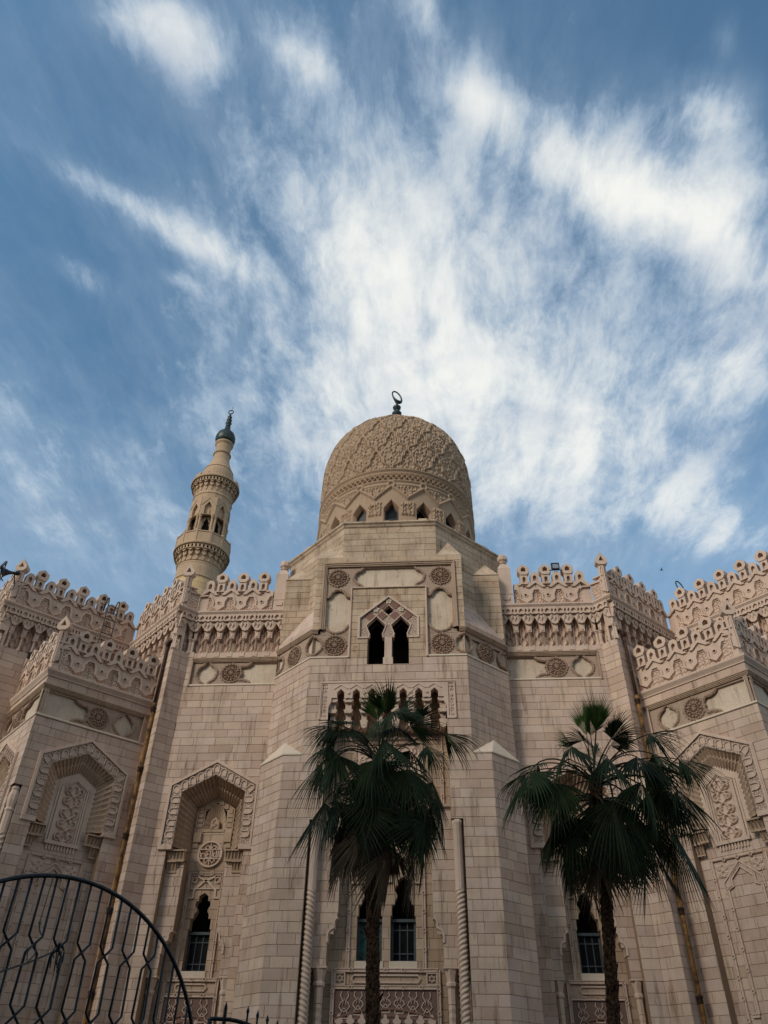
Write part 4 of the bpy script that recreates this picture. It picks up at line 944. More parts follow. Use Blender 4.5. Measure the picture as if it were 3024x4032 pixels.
# ================================================================= wings, piers, pavilions
def notched(h, zt, k):
    p = [(-k*(h-.02),0),(k*(h-.33),0),(k*(h-.33),11.33),(k*(h-.02),11.33),(k*(h-.02),zt),(-k*(h-.02),zt)]
    return p if k > 0 else p[::-1]
for sg in (-1, 1):
    W = fr_((5.0,WY), CREASE, sg); hl = W.L/2
    part = wall('wing_wall', W, -hl, hl, 0, 16.62, holes=[rect(-1.5,1.5,.02,9.9), gable(0,1.28,9.8,12.0,12.68)],
         backholes=[[(-1.5,.02),(1.5,.02),(1.5,9.9),(1.28,9.9),(1.28,12.0),(0,12.66),(-1.28,12.0),(-1.28,9.9),(-1.5,9.9)]], depth=1.2)
    big_arch(W, 0, 0, 'niche_arch', .85)
    J2 = [(1.495,.03),(1.495,5.70),(1.12,5.70),(1.12,6.60),(1.05,6.74),(.95,6.80),(.93,7.06),(.84,7.10),(.80,7.5),(.80,9.85)]
    jh = [(-J2[0][0],.03)]+J2+[(-a,b) for a, b in J2[::-1]][:-1]
    jamb('niche_jamb_wall', W, J2, 9.9, -.30, 1.495, .62, [rect(-1.12,1.12,5.6,6.6), rect(-.95,.95,6.5,7.08), rect(-.8,.8,7,10.2)])
    for s2 in (-1, 1):
        q = MB(); q.strip(W, [(s2*1.13,6.36),(s2*1.13,6.62),(s2*1.07,6.74),(s2*.96,6.80)], .07, -.75, -.26); q.strip(W, [(s2*.95,6.78),(s2*.94,7.0),(s2*.88,7.08),(s2*.80,7.10)], .06, -.75, -.27); q.build('jamb_bracket', TRIM, MOSQ)
        small_column(W, s2*1.32, -.50, 5.70, .2, .115, 'jamb_column')
    B2 = W.shift(0, -.85)
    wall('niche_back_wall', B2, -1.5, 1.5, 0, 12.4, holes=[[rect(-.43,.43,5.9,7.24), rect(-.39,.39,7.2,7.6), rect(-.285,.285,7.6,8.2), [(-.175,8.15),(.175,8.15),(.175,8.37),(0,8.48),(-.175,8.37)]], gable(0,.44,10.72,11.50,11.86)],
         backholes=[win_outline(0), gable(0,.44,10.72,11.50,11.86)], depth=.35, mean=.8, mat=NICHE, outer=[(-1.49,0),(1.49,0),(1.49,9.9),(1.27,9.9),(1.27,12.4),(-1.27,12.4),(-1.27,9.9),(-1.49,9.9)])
    window(B2, 0, 0)
    # fan niche with tablet
    q = MB(); n_ = 24; outl = [(.40*cos(a)*1.08, 10.95+max(0,.86*sin(a))) for a in np.linspace(0, pi, n_)]
    ct = (0,10.98); Vv = [B2.p(a, b, .0-.03*(i % 2)) for i, (a, b) in enumerate([(-.44,10.74)]+outl[::-1]+[(.44,10.74)])]+[B2.p(ct[0], ct[1], -.34)]
    q.add(Vv, [(i, i+1, len(Vv)-1) for i in range(len(Vv)-2)]); q.box(B2, -.44, .44, 10.70, 10.80, -.3, .03); q.box(B2, -.6, .6, 10.6, 12.3, -.6, -.40); q.build('fan_niche', DARKST, MOSQ)
    q = MB()
    pth = resample(gable(0,.60,10.75,11.52,12.02), [4,3,3,4])
    for i, (a, b) in enumerate(pth[1:-1]):
        an = atan2(11.1-b, -a) if False else (0 if (i < 3 or i > 9) else pi/2); w1, w2 = (.10,.07) if an == 0 else (.07,.10)
        q.plate(B2, [(a-w1,b-w2),(a+w1,b-w2),(a+w1,b+w2),(a-w1,b+w2)], 0, .035)
    q.strip(B2, gable(0,.74,10.66,11.56,12.2), .05, 0, .05); q.plate(B2, [(-.17,10.82),(.17,10.82),(.17,11.12),(0,11.28),(-.17,11.12)], -.3, .02); q.strip(B2, [(-.10,10.86),(.10,10.98),(-.10,11.06),(0,11.18)], .03, 0, .05)
    for s2 in (-1, 1): q.box(B2, min(s2*.46,s2*.76), max(s2*.46,s2*.76), 10.30, 10.66, 0, .10); q.box(B2, min(s2*.56,s2*.76), max(s2*.56,s2*.76), 10.1, 10.3, 0, .05)
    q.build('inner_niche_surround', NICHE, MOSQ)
    # round inscription
    q = MB(); cz = 9.86; q.strip(B2, circ((0,cz), .46, 32), .06, 0, .09, closed=True)
    for zz in (cz+.17, cz-.17): q.strip(B2, [(-.43,zz),(.43,zz)], .036, 0, .085)
    strokes = [[(.40,.12),(.40,-.12)],[(.33,.12),(.33,-.10),(.25,-.12)],[(.26,.12),(.26,-.08),(.18,-.12),(.14,-.02),(.20,.04)],[(.10,.13),(.10,-.12)],[(.02,.13),(.02,-.10),(-.06,-.12)],[(-.02,.10),(-.16,.10),(-.06,.0),(-.20,-.12)],[(-.20,-.12),(-.30,-.12),(-.36,-.02),(-.28,.02)],[(-.40,.08),(-.36,-.12),(-.42,-.12)],[(-.42,-.125),(.12,-.125)]]
    for st_ in strokes: q.strip(B2, [(a, cz+b) for a, b in st_], .042, 0, .085)
    for zz, k in ((cz+.31,1),(cz-.31,-1)):
        for s2 in (-1, 1): q.strip(B2, [(s2*.03,zz-k*.10),(s2*.12,zz+k*.02),(s2*.22,zz-k*.08),(s2*.16,zz-k*.12)], .036, 0, .08)
        q.strip(B2, [(0,zz-k*.12),(0,zz+k*.10)], .036, 0, .08)
    q.build('round_inscription', TRIM, MOSQ)
    # knot panel over the window, mouldings, dado
    q = MB(); knot_strip(q, B2, [(-.66,5.64),(-.66,9.16),(.66,9.16),(.66,5.64)], .02)
    for s2 in (-1, 1):
        q.strip(B2, [(s2*.58,8.30),(s2*.42,8.30),(s2*.42,8.56),(s2*.10,8.86),(-s2*.34,9.05)], .07, 0, .05); q.strip(B2, circ((s2*.44,8.92), .10, 10), .035, 0, .05, closed=True)
    q.strip(B2, rect(-.56,.56,8.62,9.10), .04, 0, .045, closed=True)
    knot_strip(q, B2, [(-.95,5.64),(.95,5.64)], .03); knot_strip(q, B2, [(-.95,5.16),(.95,5.16)], .03); q.strip(B2, [(-.5,5.30),(-.57,5.4),(-.5,5.5),(.5,5.5),(.57,5.4),(.5,5.3)], .045, 0, .05, closed=True)
    knot_strip(q, B2, [(-.95,.2),(-.95,5.64)], .03); knot_strip(q, B2, [(.95,5.64),(.95,.2)], .03); q.build('interlaced_moulding', TRIM, MOSQ)
    dark_dado(B2, 0, .90, 4 if False else 3)
    # band of the wing: cartouche, medallion, drop
    e = hl*sg       # outer end (pier side) in s
    cm, co = sg*.05, sg*1.16
    cart = half_cart(-sg*.62, ZM, .44, sg, .5); pol = [(-e+sg*.03, ZM+.5)]+cart+[(-e+sg*.03, ZM-.5)]
    oA, oB = onion(co, ZM, .44); ring_ = oA+oB[::-1]
    be = sg*1.84
    b_ = band_part(W, min(-e,be), max(-e,be), 16.70, 17.80, 'wing_band', holes=[pol, ring_])
    med(W, cm, ZM, .44, b_)
    q = MB(); rope_ring(q, W, cart, -.07, w_=.12); q.build('cartouche_border', TERRAD, b_); q = MB(); rope_ring(q, W, [(a+ (.05 if a > co else -.05), b) for a, b in oA], -.07, w_=.11); rope_ring(q, W, [(a+(.05 if a > co else -.05), b) for a, b in oB], -.07, w_=.11); q.build('cartouche_border', TERRAD, b_)
    q = MB(); xs = [(sg*5.0,WY),(sg*8.98,WY)]; xs = xs if sg > 0 else xs[::-1]
    q.sweep(xs, BM(17.98)); q.box(W, min(be,be+sg*.06), max(be,be+sg*.06), 16.62, 17.97, -.1, .055); q.build('band_moulding', DARKST, MOSQ)
    q = MB(); q.sweep(xs, SM(16.64)); q.build('band_sill', CAPST, MOSQ)
    q = MB(); q.box(W, min(be,e)+.002, max(be,e)-.002, 16.62, 18.0, -.3, -.016); q.build('band_end_bed', MORT, MOSQ); k0 = len(STONES)
    more(part, W, min(be+sg*.06,e), max(be+sg*.06,e), 16.62, 17.98)
    q = MB(); q.box(W, -hl, hl, 17.96, 18.26, -.4, -.004)
    for i in range(8): s = (i-3.5)*.5765-sg*.03; q.box(W, s-.12, s+.12, 18.05, 18.30, -.1, .02)
    q.build('muqarnas_ledge', TRIM, MOSQ)
    # pier faces
    A_ = fr_(CREASE, PC, sg); B_ = fr_(PC, P3, sg)
    wall('pier_wall', A_, -A_.L/2, A_.L/2, 0, 18.26, depth=.3, mean=.6)
    q = MB(); cp_ = [mir(p, sg) for p in ((8.9,WY), CREASE, PC, LBI)]; cp_ = cp_ if sg > 0 else cp_[::-1]; q.sweep(cp_, [(-.30,0),(-.06,0),(-.06,18.2),(-.30,18.2)]); q.build('wall_core', MORT, MOSQ)
    pb = wall('pier_return_wall', B_, -B_.L/2, B_.L/2, 0, 18.26, depth=.3)
    # pavilion
    I_ = fr_(LBI, LBC, sg); O_ = fr_(LBC, LBO, sg); cI = .125*-sg
    cO = (-O_.L/2+2.45)*sg
    for f, c, nm, ztop in ((I_, cI, 'pavilion_wall', 13.98), (O_, cO, 'pavilion_side_wall', 13.98)):
        h2 = f.L/2; notch = sg*h2 if f is I_ else -sg*h2    # corner end
        n0 = sorted((notch, notch-(sg if f is I_ else -sg)*.32))
        wall(nm, f, -h2, h2, 0, ztop, holes=[rect(c-1.42,c+1.42,.02,10.2), gable(c,1.28,10.2,12.35,13.03), rect(n0[0]-.001,n0[1]+.001,0,11.32)],
             backholes=[[(c-1.42,.02),(c+1.42,.02),(c+1.42,10.25),(c+1.28,10.25),(c+1.28,12.35),(c,13.01),(c-1.28,12.35),(c-1.28,10.25),(c-1.42,10.25)]],
             outer=notched(h2, ztop, 1 if notch > 0 else -1), depth=.8, zref=13.98)
        ba = big_arch(f, c, .35, 'blind_arch', .42)
        bk = f.shift(0, -.40)
        wall('blind_arch_back', bk, c-1.42, c+1.42, 0, 10.3, depth=.2, zref=13.98, mean=.85)
        q = MB(); q.box(bk, c-1.3, c+1.3, 10.2, 12.5, -.2, -.002); q.build('tympanum', TRIM, ba)
        q = MB()
        for w_, hh, d_ in ((.62,0,.04),(.52,.04,.07),(.44,.08,.035)): q.strip(bk, gable(c,w_,9.72-hh*0,11.78-hh,12.12-hh)+[(c-w_,9.72)], .07, -.1, d_)
        q.strip(bk, [(c-.66,9.70),(c+.66,9.70)], .12, 0, .10)
        for k in range(10): q.box(bk, c-.55+k*.115, c-.49+k*.115, 9.45, 9.64, 0, .05)
        q.build('lattice_frame', TRIM, ba)
        q = MB(); q.box(bk, c-.40, c+.40, 9.74, 12.0, -.1, -.06); q.build('lattice_back', VOID if False else MORT, ba)
        q = MB(); arab_panel(q, bk, c-.39, c+.39, 9.76, 11.82, -.055, .15, step=.42, w=.055, res=.02); q.build('carved_lattice', TRIM, ba)
        q = MB(); knot_strip(q, bk, [(c-1.0,.3),(c-1.0,9.18),(c+1.0,9.18),(c+1.0,.3)], .02)
        knot_strip(q, bk, [(c-.62,4.6),(c-.62,8.2),(c-.42,8.3),(c-.42,8.55),(c,8.90),(c+.42,8.55),(c+.42,8.3),(c+.62,8.2),(c+.62,4.6)], .02); q.strip(bk, [(c-.72,8.1),(c-.72,8.45),(c,9.05),(c+.72,8.45),(c+.72,8.1)], .05, 0, .04)
        for s2 in (-1, 1): knot_strip(q, bk, [(c+s2*.84,4.56),(c+s2*.60,4.56)], .02, knots=False)
        q.build('interlaced_moulding', TRIM, ba)
        for s2 in (-1, 1): q = MB(); arab_panel(q, bk, min(c+s2*.42,c+s2*.86), max(c+s2*.42,c+s2*.86), 8.62, 9.04, .0, .05, step=.2, w=.028, res=.025); q.build('spandrel_carving', TRIM, ba)
        # band of the pavilion z 14.1..15.1
        zc_ = 14.60; s_in = (-1 if f is I_ else 1)*sg*h2; dirn = -1 if s_in > 0 else 1
        dist = lambda x: (-s_in)+ (-(-s_in)/abs(s_in))*x if False else (sg*h2*(1 if f is I_ else -1))-(sg*(1 if f is I_ else -1))*x     # distance x from the corner
        sgn = sg*(1 if f is I_ else -1)
        cart = half_cart(dist(1.62), zc_, .44, -sgn, .48); pol = [(dist(.02), zc_+.46)]+cart+[(dist(.02), zc_-.46)]
        oA, oB = onion(dist(3.60), zc_, .42); ring_ = oA+oB[::-1]
        s_a, s_b = sorted((dist(0), dist(4.36)))
        b_ = band_part(f, s_a, s_b, 14.10, 15.14, 'pavilion_band', holes=[pol, ring_])
        med(f, dist(2.44), zc_, .43, b_)
        q = MB(); rope_ring(q, f, cart, -.07, w_=.12); q.build('cartouche_border', TERRAD, b_); q = MB()
        for oo in (oA, oB): rope_ring(q, f, [(a+(.05 if a > dist(3.60) else -.05), b) for a, b in oo], -.07, w_=.11)
        q.build('cartouche_border', TERRAD, b_)
        ea, eb = sorted((dist(4.36), dist(f.L)))
        q = MB(); q.box(f, ea, eb, 13.98, 15.32, -.2, -.001); q.box(f, ea, ea+.05, 14.05, 15.3, -.1, .05) if dist(1) > dist(0) else q.box(f, eb-.05, eb, 14.05, 15.3, -.1, .05); q.build('band_end', ASH, MOSQ)
        q = MB(); q.box(f, -h2+.03, h2-.03, 15.28, 15.70, -.4, -.016); q.build('frieze_bed', MORT, MOSQ)
        more(pb, f, -h2, h2, 15.32, 15.69, zref=15.32, mean=1.3)
    pav = [LBI, LBC, LBO]; pv = [mir(p, sg) for p in pav]; pv = pv if sg > 0 else pv[::-1]
    q = MB(); q.sweep(pv, COR_L); q.build('pavilion_cornice', TRIM, MOSQ)
    q = MB(); q.sweep(pv, BM(15.33)); q.build('band_moulding', DARKST, MOSQ); q = MB(); q.sweep(pv, SM(14.02)); q.build('band_sill', CAPST, MOSQ)
    # corner column in its notch
    nn_ = (I_.n[0]+O_.n[0], I_.n[1]+O_.n[1]); l_ = sqrt(nn_[0]**2+nn_[1]**2); cp = (sg*LBC[0]-nn_[0]/l_*.27, LBC[1]-nn_[1]/l_*.27)
    q = MB(); R_ = .15; q.lathe(cp, [(R_,.1),(R_,4)], 30); q.lathe(cp, [(R_,z) for z in np.linspace(4, 9.6, 300)], 30, lobes=3, lobe_amp=.12, twist=11.0*sg)
    q.lathe(cp, [(R_*1.05,9.6),(R_*1.05,10.35),(R_*1.25,10.42),(R_*1.0,10.5),(R_*1.15,10.6),(R_*1.3,10.75),(R_*1.25,10.95),(R_*.95,11.1),(R_*.95,11.16)], 8); q.lathe(cp, [(R_*1.05,11.16),(R_*1.05,11.2),(R_*.6,11.3),(R_*.65,11.36),(R_*.3,11.5),(.01,11.66)], 8); q.build('corner_column', TRIM, MOSQ)
    q = MB(); q.add([(*mir((LBC[0]-.34,LBC[1]+.34), sg),0),(*mir((LBC[0]-.0,LBC[1]+.68), sg),0),(*mir((LBC[0],LBC[1]+.68), sg),11.32),(*mir((LBC[0]-.34,LBC[1]+.34), sg),11.32)], [(0,1,2,3)])
    q.build('corner_notch', DARKST, MOSQ)
    # far upper walls
    U_ = fr_(P3, P6, sg); U2 = fr_(P6, P7, sg)
    wall('upper_hall_wall', U_, -U_.L/2, U_.L/2, 14.0, 18.26, depth=.3); wall('upper_hall_side_wall', U2, -U2.L/2, U2.L/2, 14.0, 18.26, depth=.3)
    up_ = [(5.0,WY), CREASE, PC, P3, P6, P7]; uv = [mir(p, sg) for p in up_]; uv = uv if sg > 0 else uv[::-1]
    q = MB(); q.sweep(uv, COR_U); q.build('hall_cornice', TRIM, MOSQ)
    q = MB(); q.sweep(uv, [(-.6,18.2),(-.28,18.22),(-.28,20.2),(-.6,20.2)]); q.build('muqarnas_bed', DARKST, MOSQ)
    mq = MB(); mq.sweep(uv, [(-.1,20.08),(.16,20.10),(.16,20.16),(-.1,20.17)]); mqp = mq.build('muqarnas_cornice', TRIM, MOSQ)
    off = -sg*.03
    muq_row(W, -hl+off+.03, hl+off-.06, 18.34, mqp, 7); muq_row(A_, -A_.L/2+.02, A_.L/2-.02, 18.34, mqp, 1); muq_row(B_, -B_.L/2, B_.L/2, 18.34, mqp, 9); muq_row(U_, -U_.L/2, U_.L/2, 18.34, mqp, 11); muq_row(U2, -U2.L/2, U2.L/2, 18.34, mqp, 10)
    # parapets
    q = MB(); q.sweep(uv, [(-.62,20.30),(-.30,20.30),(-.30,20.42),(-.62,20.42)]); par = q.build('hall_parapet', TRIM, MOSQ)
    merlons(W, [sg*x for x in (-.89,.13,1.17)], [sg*x for x in (-.39,.64,1.70)], 20.33, par)
    q = MB(); a, b = sorted((sg*1.69, sg*2.12)); q.box(W, a, b, 20.33, 21.42, -.30, -.08, back=True); q.strip(W, [(a,21.3),(b,21.34)], .06, -.1, .03); q.build('parapet_panel', TRIM, par)
    merlons(B_, [(-B_.L/2+x)*sg for x in (1.27,2.22,3.21,4.21)], [(-B_.L/2+x)*sg for x in (.79,1.75,2.72,3.71,4.70)], 20.33, par, .98)
    merlons(U_, [(U_.L/2-x)*sg for x in (1.06,2.10,3.15,4.20,5.25)], [(U_.L/2-x)*sg for x in (.55,1.58,2.62,3.67,4.72,5.75)], 20.33, par)
    merlons(U2, [(-U2.L/2+x)*sg for x in (1.06,2.10,3.15,4.20)], [(-U2.L/2+x)*sg for x in (.55,1.58,2.62,3.67,4.72)], 20.33, par)
    q = MB(); a, b = sorted(((-U_.L/2)*sg, (-U_.L/2+.45)*sg)); q.box(U_, a, b, 20.33, 21.44, -.30, -.08, back=True); a, b = sorted(((B_.L/2-.38)*sg, (B_.L/2)*sg)); q.box(B_, a, b, 20.33, 21.44, -.30, -.08, back=True); q.build('parapet_panel', TRIM, par)
    def sdir(f, cpt, other): return 1 if (other[0]-cpt[0])*f.t[0]+(other[1]-cpt[1])*f.t[1] > 0 else -1
    pcs = mir(PC, sg); corner_finial(pcs, A_, sdir(A_, pcs, mir(CREASE, sg))*.80, B_, sdir(B_, pcs, mir(P3, sg))*.80, 20.33, par)
    p6s = mir(P6, sg); corner_finial(p6s, U_, sdir(U_, p6s, mir(P3, sg))*.56, U2, sdir(U2, p6s, mir(P7, sg))*.56, 20.33, par)
    q = MB(); q.sweep(pv, [(-.62,15.96),(-.30,15.96),(-.30,16.06),(-.62,16.06)]); par2 = q.build('pavilion_parapet', TRIM, MOSQ)
    merlons(I_, [(I_.L/2-x)*sg for x in (1.03,2.09,3.16,4.20)], [(I_.L/2-x)*sg for x in (.53,1.57,2.63,3.68)], 15.97, par2, 1.05, .93)
    merlons(O_, [(-O_.L/2+x)*sg for x in (1.03,2.09,3.16,4.20,5.24)], [(-O_.L/2+x)*sg for x in (.53,1.57,2.63,3.68,4.72)], 15.97, par2, 1.05, .93)
    lbs = mir(LBC, sg); corner_finial(lbs, I_, sdir(I_, lbs, mir(LBI, sg))*.54, O_, sdir(O_, lbs, mir(LBO, sg))*.54, 15.97, par2)
    # post with bulb beside the drum
    q = MB(); pf_ = FR((sg*5.31,WY), (0,-1)); q.box(pf_, -.29, .29, 20.34, 22.42, -.5, .10, back=True)
    q.add([pf_.p(-.29,22.42,.10), pf_.p(.29,22.42,.10), pf_.p(.29,22.42,-.5), pf_.p(-.29,22.42,-.5), pf_.p(-.15,22.74,-.06), pf_.p(.15,22.74,-.06), pf_.p(.15,22.74,-.34), pf_.p(-.15,22.74,-.34)], [(0,1,5,4),(1,2,6,5),(2,3,7,6),(3,0,4,7)])
    cc = pf_.p(0,0,-.2); q.lathe(cc, [(.17,22.70),(.15,22.78),(.20,22.82),(.15,22.87),(.17,22.92),(.245,23.0),(.245,23.18),(.20,23.28),(.06,23.36),(.01,23.37)], 8); q.plate(pf_, npent(0,.15,20.62,20.80,20.92), 0, .14); q.box(pf_, -.31, .31, 20.94, 20.98, -.1, .12); q.build('parapet_post', TRIM, MOSQ)
    # roofs
    q = MB(); q.add([(*mir(p, sg), 20.0) for p in (( 5.0,30.4),(9.2,30.4),(9.8,29.9),(13.3,33.4),(17.7,29.1),(22,33.3),(14,48),(5,44))], [tuple(range(8))]); q.add([(*mir(p, sg), 15.9) for p in ((10.6,30.4),(13.7,27.3),(18.4,32.0),(13.4,33.2))], [(0,1,2,3)]); q.build('roof', PAVE, MOSQ)

# ---- individual stones: the 300 that show largest as objects, the rest joined
def stone_area(st):
    fr, p, d0, d1 = st[:4]; q = [proj(fr.p(a, b, d1)) for a, b in p]
    c = sum(q)/len(q)
    if not (-20 < c[0] < 3044 and 0 < c[1] < 4052): return 0
    return area([tuple(x) for x in q])
AR = [stone_area(s) for s in STONES]; order = sorted(range(len(STONES)), key=lambda i: -AR[i]); top = set(order[:300])
rest = {}
for i, (fr, p, d0, d1, tone, mat, part) in enumerate(STONES):
    if i in top:
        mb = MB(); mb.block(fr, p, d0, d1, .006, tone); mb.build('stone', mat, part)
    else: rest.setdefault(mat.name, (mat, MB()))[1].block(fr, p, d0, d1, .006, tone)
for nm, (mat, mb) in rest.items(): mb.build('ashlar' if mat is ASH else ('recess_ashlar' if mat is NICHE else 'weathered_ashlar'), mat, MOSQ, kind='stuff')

# ================================================================= dome
DC = (0.0, 33.12); DR = 4.17; DZ0, DZC, DH = 23.75, 29.5, 4.5
def dome_r(z): return DR if z <= DZC else DR*max(0.0, 1-((z-DZC)/DH)**2.5)**.4
th = np.concatenate([np.linspace(-pi/2-1.75, -pi/2+1.75, 900), np.linspace(-pi/2+1.75, 3*pi/2-1.75, 60)[1:]])
tt = np.concatenate([np.linspace(0, .62, 170), .62+.38*np.sin(np.linspace(0, pi/2, 110))[1:]])
zs_ = []; rs_ = []
arc_z = np.concatenate([np.linspace(DZ0, DZC, 400), DZC+DH*np.sin(np.linspace(0, pi/2, 600))[1:]]); arc_r = np.array([dome_r(z) for z in arc_z])
al = np.concatenate([[0], np.cumsum(np.hypot(np.diff(arc_z), np.diff(arc_r)))]); AL = al[-1]
ta = np.linspace(0, AL, 290); Zp = np.interp(ta, al, arc_z); Rp = np.interp(ta, al, arc_r)
T, A_ = np.meshgrid(th, ta); Zg = np.interp(A_, al, arc_z); Rg = np.interp(A_, al, arc_r)
NP = 16; phi = (T+pi/2)*NP/(2*pi); u = (phi+.5) % 1-.5          # u: -0.5..0.5 in one panel, window at 0
H = np.zeros_like(T)
def band_(x, w_): return np.clip(1.25-np.abs(x)/w_, 0, 1)
z_ = Zg
arabs = .5+.5*np.sin(2*pi*u*5+2.4*np.sin(z_*9.5))*np.cos(z_*13+2.0*np.sin(2*pi*u*4)); arabs = np.clip(arabs*2-.55, 0, 1)
# zigzag ribbon above the windows (z 25.85..27.05), linked by loops
zz = 25.98+ .62*(1-2*np.abs(np.abs(u)-.0))          # peak between... ridge over the windows
rib = band_(z_-(25.98+.75*(1-2*np.abs(u))), .10)
H = np.maximum(H, .12*rib)
upr = band_(z_-26.86, .055)*(np.abs(u) > .10)
H = np.maximum(H, .07*upr)
loop = band_(np.hypot(u*1.69, z_-26.86)-.17, .06); H = np.maximum(H, .10*loop)
in_lo = (z_ > 26.02+.75*(1-2*np.abs(u))-.14+.30*0) & (z_ < 26.74)
pan = in_lo & (z_ > 25.98+.75*(1-2*np.abs(u))+.17) & (np.abs(u) > .14)
H = np.where(pan, .09*arabs-.03, H)
# carved squares between the windows
sq = (np.abs(np.abs(u)-.5) < .20) & (z_ > 24.95) & (z_ < 25.72); H = np.where(sq, .01+.09*arabs, H)
sqe = (np.abs(np.abs(u)-.5) < .17) & (np.abs(np.abs(np.abs(u)-.5)-.16) < .015) & (z_ > 24.95) & (z_ < 25.68); H = np.where(sqe, .09, H)
# guilloche ring
ch = np.sin(2*pi*(phi*3.0)); c1 = band_((z_-27.36)-.13*ch, .06); c2 = band_((z_-27.36)+.13*ch, .06); ring = np.maximum(c1, c2)
H = np.where(np.abs(z_-27.36) < .24, .14*ring-.03, H); H = np.where(np.abs(np.abs(z_-27.36)-.25) < .03, .08, H)
# ogee lattice
rows = 1.38; v = (A_-(27.95-DZ0))/rows; up_ = v > 0
par_ = np.floor(v); f = v-par_; odd = (par_ % 2)
def og(f): return np.clip((f-.10)/.20, 0, 1)*.55+np.clip((f-.55)/.12, 0, 1)*.20+np.clip((f-.82)/.16, 0, 1)*.25
off = og(f)*.5; pos = np.where(odd == 0, off, .5-off)
du = np.abs(np.abs(u)-pos)*(2*pi/NP)*np.maximum(Rg, .6)
lat = np.clip((.092-du)/.022, 0, 1); groove = np.clip((.022-du)/.012, 0, 1)
arab2 = .5+.5*np.sin(2*pi*np.abs(u)*5.0+1.6*np.sin(v*2*pi*2.0))*np.cos(v*2*pi*3.0+1.5*np.sin(2*pi*np.abs(u)*4.0)); arab2 = np.clip(arab2*2.2-.6, 0, 1)
cell = np.clip((du-.13)/.03, 0, 1)
Hl = np.where(lat > 0, .085*lat-.03*groove, -.045+.085*arab2*cell)
fade = np.clip((Rg-.5)/1.0, 0, 1); H = np.where(up_, Hl*fade, H)
H = np.where(np.abs(A_-(27.95-DZ0)+.10) < .05, .10, H)
# window recesses
wz = np.where(z_ < 25.35, .215, .215*np.clip((25.86-z_)/.51, 0, 1)); win = (np.abs(u)*(2*pi/NP)*DR < wz*1.72) & (z_ > 24.3) & (z_ < 25.86)
H = np.where(win, -.62, H)
Rr = Rg+H; X = DC[0]+Rr*np.cos(T); Y = DC[1]+Rr*np.sin(T); nz, ns = T.shape
V = np.stack([X, Y, Zg], -1).reshape(-1, 3); idx = np.arange(nz*ns).reshape(nz, ns)
Fq = np.stack([idx[:-1,:-1], idx[:-1,1:], idx[1:,1:], idx[1:,:-1]], -1).reshape(-1, 4)
me = bpy.data.meshes.new('dome'); me.vertices.add(len(V)); me.vertices.foreach_set('co', V.astype(np.float32).ravel())
me.loops.add(Fq.size); me.loops.foreach_set('vertex_index', Fq.astype(np.int32).ravel()); me.polygons.add(len(Fq)); me.polygons.foreach_set('loop_start', np.arange(0, Fq.size, 4, dtype=np.int32)); me.update(calc_edges=True); me.validate()
dome = link('dome', me, DOMEST, MOSQ)
for k in range(-5, 6):
    a = -pi/2+2*pi*k/NP; f = FR((DC[0]+(DR-.30)*cos(a), DC[1]+(DR-.30)*sin(a)), (cos(a), sin(a)))
    q = MB(); q.strip(f, [(-.30,24.3),(-.30,25.28),(0,25.70),(.30,25.28),(.30,24.3)], .07, -.08, 0); q.box(f, -.3, .3, 24.85, 24.90, -.06, -.01)
    wn = q.build('dome_window', DFRAME, dome)
    q = MB()
    if k not in (1, 3): q.plate(f, [(-.30,24.2),(.30,24.2),(.30,25.28),(0,25.70),(-.30,25.28)], -.06, -.05)
    else: q.plate(f, [(-.34,24.2),(.34,24.2),(.34,25.3),(0,25.75),(-.34,25.3)], -.27, -.26)
    q.build('pane', GLASS if k not in (1, 3) else VOID, wn)
def finial(c, z0, sc, name, parent, rings=1):
    q = MB(); q.lathe(c, [(r*sc*.78, z0+z*sc) for r, z in [(.42,-.3),(.42,.6),(.3,1.0),(.14,1.4),(.12,1.9),(.18,2.3),(.38,2.42),(.40,2.52),(.22,2.66),(.10,2.75),(.14,2.85),(.32,2.98),(.34,3.08),(.2,3.22),(.10,3.3),(.09,3.50),(.16,3.55),(.06,3.62)]], 14)
    p = q.build(name, GREENM, parent, smooth=True)
    q = MB(); cz = z0+4.08*sc; R_ = .50*sc; ring = [(c[0]-.10*sc*cos(a)*-1+R_*.62*sin(a)*cos(.5), c[1]+R_*.62*sin(a)*sin(.5), cz-R_*cos(a)) for a in np.linspace(0, 2*pi, 33)]
    q.tube(ring, [.05*sc+.075*sc*max(0, cos(a))**2 for a in np.linspace(0, 2*pi, 33)], 8, cap=False); q.build('crescent', GREENM, p, smooth=True)
    return p
finial(DC, 33.9, .98, 'finial', MOSQ)

# second dome behind the right-hand parapet (only its finial shows)
q = MB(); d2 = (20.6, 50.0); q.lathe(d2, [(4.3,18.0),(4.3,25.5)]+[(4.3*(1-t**2.5)**.4, 25.5+4.5*t) for t in np.sin(np.linspace(.05, pi/2-.02, 16))], 48); q.build('rear_dome', DOMEST, MOSQ, smooth=True)
finial(d2, 29.95, .98, 'rear_finial', MOSQ)

